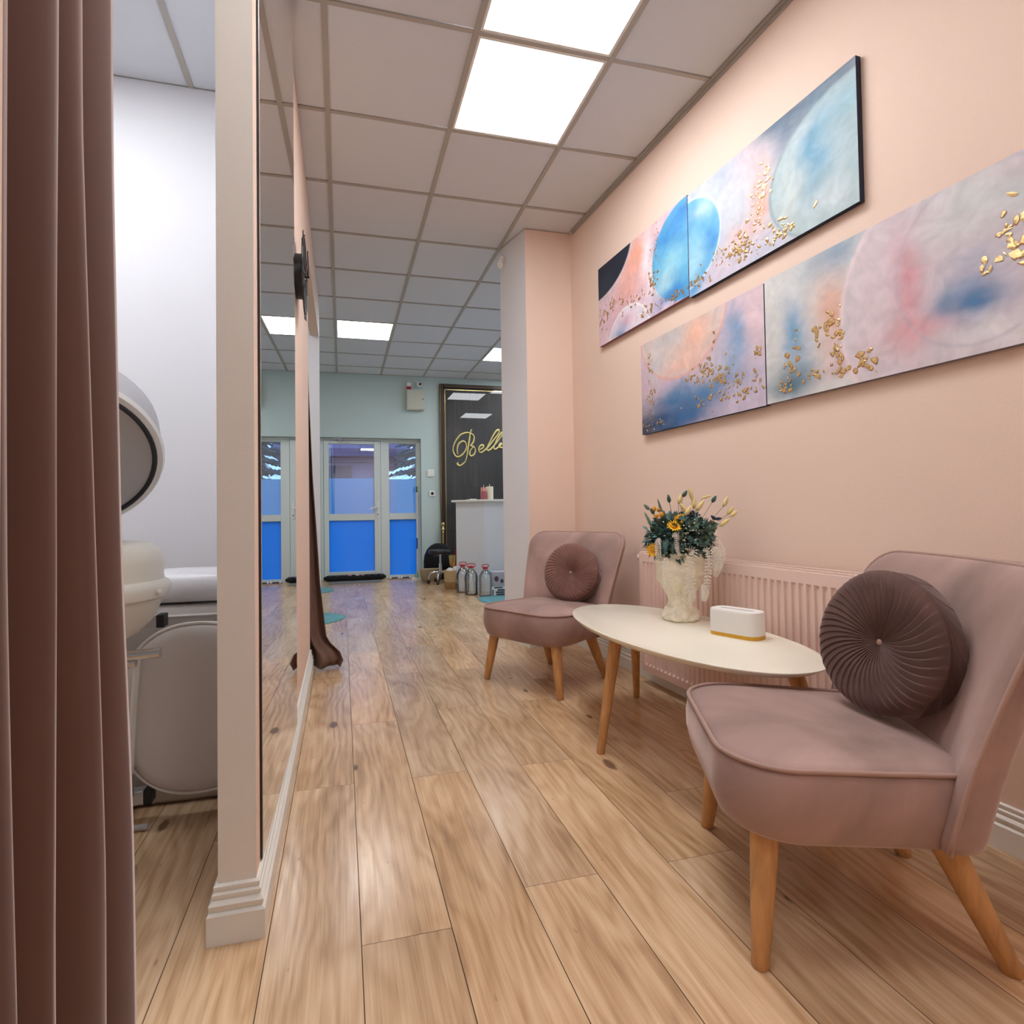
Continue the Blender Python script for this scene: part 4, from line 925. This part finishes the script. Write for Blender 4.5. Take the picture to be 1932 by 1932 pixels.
dup(b0, (1.52, 5.97, 0), .5, 'rightmost of three large water bottles, beside the printed pack')
t = thing('printed_pack', 'grey and white printed plastic pack standing beside the bottles', 'package', (1.665, 5.98, 0), math.radians(-8))
mb = MB(); mb.rings([[(x*s_, y*s_, z) for x, y in rrect(.085, .06, .02, 3)] for z, s_ in ((0, .96), (.01, 1), (.24, 1), (.265, .94), (.272, .8))]); mb.build('wrap', mat('printed_wrap', lin((176, 172, 182)), .35), t, smooth=40)
mb = MB(); mb.box(-.08, -.063, .01, .08, -.0601, .105); mb.build('white_panel', M_whitep, t, smooth=0)
mb = MB(); 
for x0_, z0_, x1_, z1_ in ((-.05, .088, .04, .102), (-.015, .060, .07, .078), (-.035, .036, .07, .054), (-.03, .013, .07, .030), (-.072, .015, -.06, .07)): mb.box(x0_, -.0642, z0_, x1_, -.0631, z1_)
mb.build('dark_bars', mat('dark_ink', lin((52, 50, 70)), .5), t, smooth=0)
mb = MB()
for cx_, cz_, rr_ in ((-.025, .19, .024), (.035, .165, .018)):
    mb.add([(cx_+rr_*math.cos(a), -.0615, cz_+1.25*rr_*math.sin(a)) for a in [2*PI*k/18 for k in range(18)]]+[(cx_, -.0622, cz_)], [(k, (k+1) % 18, 18) for k in range(18)])
mb.build('printed_heads', mat('dark_ink2', lin((84, 66, 72)), .5), t, smooth=0)
t = thing('jute_basket', 'round two-tone jute basket filled with white bags near the desk', 'basket', (1.285, 6.70, 0))
mb = MB().lathe([(.082, 0), (.088, .01), (.092, .09)], 30, cap1=False); mb.build('lower_weave', M_jute2, t)
mb = MB().lathe([(.0922, .09), (.096, .17), (.100, .225), (.094, .228), (.088, .12), (.001, .118)], 30, cap0=False); mb.build('upper_weave', M_jute, t)
for k, (x, y, z, r_, lb) in enumerate(((-.03, -.02, .225, .045, 'left crumpled white plastic bag poking out of the jute basket'), (.05, .0, .235, .048, 'right crumpled white plastic bag poking out of the jute basket'))):
    mb = MB().ball((0, 0, 0), r_, 10); mb.v = [tuple(Vector(p)*(1+.25*mn.noise(Vector(p)*45+Vector((k, 0, 0))))) for p in mb.v]
    tag(mb.build('plastic_bag', M_whitep, smooth=50, loc=(1.285+x, 6.70+y, z-.012)), lb, 'bag', 'bags in the basket')
tag(MB().rings([[(x*s_+.012*math.sin(z*40), y*s_, z) for x, y in rrect(.045, .03, .012, 3)] for z, s_ in ((0, 1), (.12, 1.05), (.16, .5), (.20, .35), (.235, .7))]).build('white_spray_bottle', M_whitep, loc=(1.445, 6.42, 0)), 'white plastic bottle behind the leftmost water bottle', 'bottle')
# rolling stool
t = thing('rolling_stool', 'black round rolling stool with chrome base left of the desk', 'stool', (1.24, 7.25, 0))
MB().lathe([(.10, .385), (.150, .39), (.158, .40), (.158, .425), (.148, .438), (.001, .442)], 36).build('seat', mat('black_leatherette', (.015, .015, .018), .35), t)
MB().tube([(0, 0, .13), (0, 0, .26)], .022, 16).tube([(0, 0, .255), (0, 0, .386)], .014, 16).tube([(.02, 0, .375), (-.09, -.02, .36), (-.10, -.02, .355)], .006, 6).build('gas_lift', M_chrome, t)
bs = MB()
for k in range(5):
    a = 2*PI*k/5+.55; c, s_ = math.cos(a), math.sin(a); bs.tube([(0, 0, .15), (.06*c, .06*s_, .155), (.13*c, .13*s_, .135), (.155*c, .155*s_, .075), (.157*c, .157*s_, .055)], [.018, .016, .013, .011, .008], 10)
bs.build('star_base', M_chrome, t)
for k in range(5):
    a = 2*PI*k/5+.55; c, s_ = math.cos(a), math.sin(a)
    mb = MB().lathe([(.001, -.014), (.022, -.014), (.0265, -.009), (.0265, .009), (.022, .014), (.001, .014)], 16); mb.xf(Matrix.Translation((.157*c, .157*s_, .0268)) @ Matrix.Rotation(a, 4, 'Z') @ Matrix.Rotation(PI/2, 4, 'X')); mb.tube([(.157*c, .157*s_, .027), (.157*c, .157*s_, .058)], .006, 6); mb.build('caster', mat('dark_caster', lin((50, 28, 26)), .4), t)
# black rounded bag on the wall side
mb = MB(); rings = []
for z, rx, ry in ((.13, .17, .06), (.16, .2, .08), (.25, .205, .085), (.34, .195, .085), (.42, .16, .075), (.47, .11, .055), (.50, .05, .03)):
    rings.append([(rx*math.cos(2*PI*i/36)+.02*(z-.3), ry*math.sin(2*PI*i/36), z) for i in range(36)])
mb.rings(rings)
bg = thing('black_bag', 'large rounded black bag standing behind the rolling stool', 'bag', (1.29, 7.70, 0)); mb.build('body', M_blackfab, bg, smooth=80)
MB().box(-.16, -.05, 0, .17, .05, .135).build('base', M_blackfab, bg, smooth=0, bevel=.01)
t = thing('brass_stand', 'brass stand with stacked gold balls rising behind the black bag', 'stand', (1.385, 7.84, 0))
MB().lathe([(.06, 0), (.06, .012), (.015, .03), (.012, .62), (.012, .64), (.02, .645), (.012, .655), (.012, .665), (.025, .68), (.022, .705), (.012, .72), (.012, .735), (.028, .75), (.030, .765), (.022, .785), (.001, .79)], 20).build('post', M_brass, t)
tag(MB().lathe([(.02, 0), (.025, .01), (.04, .06), (.052, .16), (.05, .18), (.045, .18), (.03, .06), (.001, .05)], 20).build('brass_vase', M_brass, loc=(1.43, 7.42, 0.17)), 'small brass cup on the dark box right of the stool', 'vase')
tag(MB().box(-.075, -.06, 0, .075, .06, .17).build('dark_box', mat('dark_brown_box', lin((52, 26, 24)), .6), smooth=0, bevel=.004, loc=(1.43, 7.42, 0)), 'dark brown box under the brass cup beside the desk', 'box')
tag(MB().rings([[(x*s_, y*s_, z) for x, y in rrect(.07, .045, .02, 3)] for z, s_ in ((0, 1), (.2, 1.0), (.36, .85), (.40, .6))]).build('red_bag', mat('dark_red_fabric', lin((120, 18, 28)), .7), loc=(1.56, 7.62, 0)), 'dark red bag between the brass cup and the desk', 'bag')
mb = MB(); rings = []
for z, sx_, sy_ in ((0, .10, .06), (.02, .125, .075), (.10, .14, .08), (.17, .15, .075)):
    rings.append([(sx_*(1+.05*math.sin(i*1.7+z*20))*math.copysign(abs(math.cos(2*PI*i/32))**.6, math.cos(2*PI*i/32))+.0, sy_*math.copysign(abs(math.sin(2*PI*i/32))**.6, math.sin(2*PI*i/32)), z) for i in range(32)])
tag(mb.rings(rings).build('paper_bag', M_tan, smooth=50, loc=(1.16, 7.52, 0)), 'crumpled tan paper bag behind the stool base', 'bag')
tag(MB().box(-.05, -.05, 0, .05, .05, .16).build('purple_box', mat('purple_card', lin((86, 74, 96)), .7), smooth=0, loc=(1.34, 7.05, 0)), 'small purple-grey box between stool and jute basket', 'box')
# squeegee mop leaning in the corner of the door recess
t = thing('floor_squeegee', 'floor squeegee with green-topped pole leaning beside the door', 'squeegee', (1.0, 7.86, 0))
MB().tube([(.01, -.035, .07), (.03, .085, .84)], .008, 8).build('pole', M_lgrey, t); MB().tube([(.0305, .0885, .84), (.0325, .10, 1.0), (.033, .103, 1.22)], .009, 8).build('upper_pole', M_lgrey, t)
MB().tube([(.033, .103, 1.22), (.034, .104, 1.30)], .013, 10).build('green_grip', mat('green_grip', lin((50, 96, 70)), .5), t); MB().tube([(.0195, .02, .42), (.0235, .043, .57)], .0115, 10).build('blue_sleeve', mat('blue_grip', lin((40, 70, 150)), .5), t)
mb = MB().add([(-.07, -.065, 0), (.075, -.065, 0), (.075, -.02, 0), (-.07, -.02, 0), (-.06, -.06, .03), (.065, -.06, .03), (.065, -.025, .03), (-.06, -.025, .03)], [(0, 3, 2, 1), (4, 5, 6, 7), (0, 1, 5, 4), (1, 2, 6, 5), (2, 3, 7, 6), (3, 0, 4, 7)]); mb.build('head', M_whitep, t, smooth=0)
MB().tube([(0, -.042, .03), (.006, -.038, .11)], [.032, .010], 10).build('socket_cone', mat('pale_green_plastic', lin((140, 172, 150)), .5), t)
# panels on the floor in front of the side window
for k, (x, lb) in enumerate(((.71, 'left small dark tray with white rim on the floor below the side window'), (.865, 'right small dark tray with white rim on the floor below the side window'))):
    t = thing('white_rimmed_tray', lb, 'tray', (x, 7.985, 0), 0, 'trays under the side window')
    MB().box(-.07, -.05, .0, .07, .05, .012).build('base', mat('tray_wood', lin((150, 124, 104)), .6), t, smooth=0)
    mb = MB().box(-.07, -.05, .0121, -.045, .05, .03).box(.045, -.05, .0121, .07, .05, .03).box(-.045, .035, .0121, .045, .05, .03); mb.build('rim', M_whitep, t, smooth=0)
    MB().box(-.044, -.048, .0121, .044, .034, .02).build('dark_insert', M_black, t, smooth=0)
# draught stopper with floral cloth
t = thing('draught_stopper', 'black draught stopper with floral cloth along the foot of the door', 'draught stopper', (.17, 7.985, .0))
mb = MB(); n = 40
mb.tube([(-.42+.84*k/n, .006*math.sin(k*.6), .042) for k in range(n+1)], [.018+.024*min(1, k/3, (n-k)/3) for k in range(n+1)], 16); mb.build('roll', M_blackfab, t, smooth=80)
rr = random.Random(3)
for k in range(9):
    x = -.33+.085*k+rr.random()*.02; m = rr.choice([mat('floral_pink', lin((196, 130, 124)), .8), mat('floral_white', lin((206, 200, 196)), .8), mat('floral_grey', lin((90, 88, 96)), .8)])
    mb = MB().ball((x, -.020, .077), .024, 6, sq=(1.3, .8, .5)); mb.build('flower_patch', m, t)
tag(MB().box(-.34, -.13, 0, .34, .13, .008).build('doormat', M_rug, smooth=0, bevel=.003, loc=(.17, 7.78, 0)), 'thin grey doormat in front of the glass door', 'mat')
def hide_rug(label, c, r_, seed, rot_=0, asp=1.0):
    mb = MB(); n = 90; rr = random.Random(seed); ph = [rr.random()*6 for _ in range(4)]
    def rad(a): return r_*(1+.16*math.cos(2*a+ph[0])+.12*math.cos(3*a+ph[1])+.07*math.cos(5*a+ph[2]))
    P0 = [(rad(2*PI*k/n)*math.cos(2*PI*k/n), asp*rad(2*PI*k/n)*math.sin(2*PI*k/n)) for k in range(n)]
    mb.rings([[(x*s_, y*s_, z) for x, y in P0] for s_, z in ((.99, .0005), (1, .003), (.985, .007), (.9, .009))])
    return tag(mb.build('teal_rug', M_teal, smooth=60, loc=(c[0], c[1], 0)), label, 'rug')
hide_rug('teal faux hide rug on the floor left of the corridor, nearer the curtain', (-.60, 4.95, 0), .60, 5)
hide_rug('farther teal rug on the left side of the floor near the door', (-.55, 7.25, 0), .42, 7)
hide_rug('teal rug on the right, under the water bottles behind the far chair', (1.88, 5.45, 0), .50, 11, asp=1.5)
# ------------------------------------------------------------------ side cubicle
t = thing('massage_couch', 'folded grey vinyl treatment couch standing on its side in the cubicle', 'couch', (-.86, 2.16, 0))
mb = MB(); Pb = rrect(.565, .16, .05, 5)
rings = []
for z, s_ in ((.004, .90), (.02, .96), (.06, .99), (.12, 1.0), (.54, 1.0), (.60, .99), (.625, .96), (.632, .9)): rings.append([(x*s_, y*s_, z) for x, y in Pb])
mb.rings(rings).build('mattress', M_vinyl, t, smooth=50)
mb = MB(); mb.tube([(x, y*1.0, .60) for x, y in Pb], .005, 6, closed=True); mb.build('piping', M_vinyl2, t)
def capleg(parent, y, z, x0, x1, dz=0, h_=.035):
    MB().add([(x0, y-.02, z), (x1, y-.02, z+dz), (x1, y+.02, z+dz), (x0, y+.02, z), (x0, y-.02, z+h_), (x1, y-.02, z+dz+h_), (x1, y+.02, z+dz+h_), (x0, y+.02, z+h_)], [(0, 3, 2, 1), (4, 5, 6, 7), (0, 1, 5, 4), (1, 2, 6, 5), (2, 3, 7, 6), (3, 0, 4, 7)]).build('leg', M_alu, parent, smooth=0, bevel=.003)
    MB().box(x1+.0005, y-.022, z+dz-.002, x1+.022, y+.022, z+dz+h_+.002).build('end_cap', M_black, [c for c in bpy.data.objects if c.parent == parent and c.name.startswith('leg')][-1], smooth=0, bevel=.002)
capleg(t, -.235, .585, -.1, .310, 0, .035)
capleg(t, -.235, .045, -.1, .275, .012, .040)
mb = MB()
mb.add([(-.05, -.20, .05), (.22, -.20, .06), (-.05, -.20, .27), (-.05, -.17, .05), (.22, -.17, .06), (-.05, -.17, .27)], [(0, 1, 2), (3, 5, 4), (0, 3, 4, 1), (1, 4, 5, 2), (2, 5, 3, 0)]); mb.build('hinge_plate', M_greyp, t, smooth=0)
mb = MB(); mb.lathe([(.04, 0), (.045, .02), (.03, .025), (.001, .025)], 24); mb.xf(Matrix.Translation((.07, -.2005, .12)) @ Matrix.Rotation(PI/2, 4, 'X')); mb.build('hinge_knob', M_greyp, t)
tag(None or MB().rings([[(x*s_+.01*mn.noise(Vector((x*9, y*9, z*9))), y*s_+.01*mn.noise(Vector((x*9+5, y*9, z*9))), z+.028*mn.noise(Vector((x*7, y*16, z*3)))+.012*mn.noise(Vector((x*24, y*30, 1)))) for x, y in rrect(.56, .155, .05, 12)] for z, s_ in ((.660, .93), (.68, .99), (.72, .97), (.745, .86), (.75, .6), (.748, .3), (.747, .05))]).build('plastic_cover', mat('translucent_plastic_sheet', lin((214, 212, 214)), .35, bump=1, bscale=30), smooth=70, loc=(-.86, 2.16, -.02)), 'crumpled white plastic sheet lying on top of the grey couch', 'plastic sheet')
# oval headrest cushion in front of the couch
t = thing('oval_cushion', 'large light grey oval vinyl pad leaning upright against the couch', 'pad', (-.43, 1.905, .085))
def ell(sc, y):
    pts = []
    for i in range(72):
        a = 2*PI*i/72; c, s_ = math.cos(a), math.sin(a)
        x = .215*sc*math.copysign(abs(c)**.85, c); z = .255*sc*math.copysign(abs(s_)**.9, s_)+.255
        pts.append((x, y, z))
    return pts
mb = MB(); mb.rings([ell(.93, .03), ell(.99, .02), ell(1, .0), ell(.99, -.02), ell(.955, -.033), ell(.85, -.040), ell(.6, -.046), ell(.2, -.048)]); mb.build('pad', M_vinyl2, t, smooth=50)
MB().tube(ell(1.0, -.022), .005, 8, closed=True).build('piping', mat('white_piping', lin((222, 216, 208)), .5), t)
# keep the pad clear of the partition: clip to the cubicle side
for o in [c for c in bpy.data.objects if c.parent == t]:
    for v in o.data.vertices:
        if v.co.x > .150: v.co.x = .150+(v.co.x-.150)*.06
t = thing('strut_rail', 'thin white rail standing left of the oval grey pad', 'rail', (-.60, 1.865, .0))
MB().tube([(-.008, 0, .17), (.012, 0, .51)], .010, 10).build('rail', M_trim, t); MB().box(-.05, -.012, .10, .0, .012, .185).build('foot_plate', M_alu, t, smooth=0, bevel=.003)
MB().tube([(-.035, 0, .012), (-.035, 0, .10)], .008, 8).tube([(-.10, 0, .010), (.04, 0, .010)], .0095, 8).build('foot', M_alu, t)
# round basin on chrome stand
t = thing('wash_basin', 'cream round basin with rolled rim on a chrome stand beside the curtain', 'basin', (-.645, 1.66, 0))
RB = .195
bo = MB().lathe([(.02, .585), (.07, .59), (.12, .615), (.155, .65), (.172, .69), (.176, .705)], 48, cap1=False); bo.build('bowl', M_creamp, t)
MB().lathe([(.176, .7052), (.190, .712), (.197, .735), (.192, .748), (.180, .756), (.178, .77), (.180, .80), (.172, .83), (.150, .850), (.120, .856), (.105, .850), (.10, .78), (.001, .70)], 48, cap0=False).build('rim', M_creamp, t)
MB().ball((.189, -.06, .728), .008, 6).build('screw_cap', M_trim, t)
MB().tube([(0, 0, .04), (0, 0, .59)], .022, 16).build('column', M_chrome, t)
MB().tube([(-.10, -.05, .562), (.190, -.05, .572)], .013, 14).build('chrome_bar', M_chrome, t); MB().tube([(-.10, -.02, .535), (.125, -.02, .545)], .012, 14).build('chrome_bar', M_chrome, t); MB().box(-.05, -.06, .50, .08, .0, .53).build('clamp', M_alu, t, smooth=0, bevel=.004)
MB().tube([(-.18, .03, .016), (.125, -.03, .016)], .015, 14).tube([(-.14, -.14, .016), (.06, .14, .016)], .015, 14).tube([(0, 0, .012), (0, 0, .05)], .03, 16).build('foot', M_chrome, t)
# round hood on an arm
HC = (-.705, 1.66, 1.085)
t = thing('steamer_hood', 'round grey and white hood disc above the basin, half behind the curtain', 'hood', HC, 0)
nrm = Vector((.28, -.72, -.64)).normalized(); Mx = nrm.to_track_quat('Z', 'Y').to_matrix().to_4x4(); HR = .235
mb = MB().lathe([(.001, -.20), (.10, -.19), (.17, -.17), (HR-.012, -.14), (HR, -.11), (HR, 0)], 56, cap1=False); mb.xf(Mx); mb.build('shell', M_greyp, t)
mb = MB().lathe([(HR, .0002), (HR+.004, .010), (HR-.002, .024), (HR-.020, .026)], 56, cap0=False, cap1=False); mb.xf(Mx); mb.build('white_ring', M_whitep, t)
mb = MB().tube([((HR-.022)*math.cos(2*PI*i/64), (HR-.022)*math.sin(2*PI*i/64), .026) for i in range(64)], .0065, 8, closed=True); mb.xf(Mx); mb.build('black_seal', M_black, t)
mb = MB().lathe([(HR-.026, .022), (HR-.06, .004), (.001, -.01)], 56, cap0=False); mb.xf(Mx); mb.build('inner_dish', mat('grey_dish', lin((196, 194, 196)), .5), t)
zf = -HC[2]
MB().tube([(-.30, .10, zf+.004), (-.30, .10, 0), (-.05, .10, .04)], .014, 12).build('arm', M_trim, t)
MB().lathe([(.11, 0), (.11, .02), (.02, .03)], 30, c=(-.30, .10, zf)).build('foot', M_trim, t)
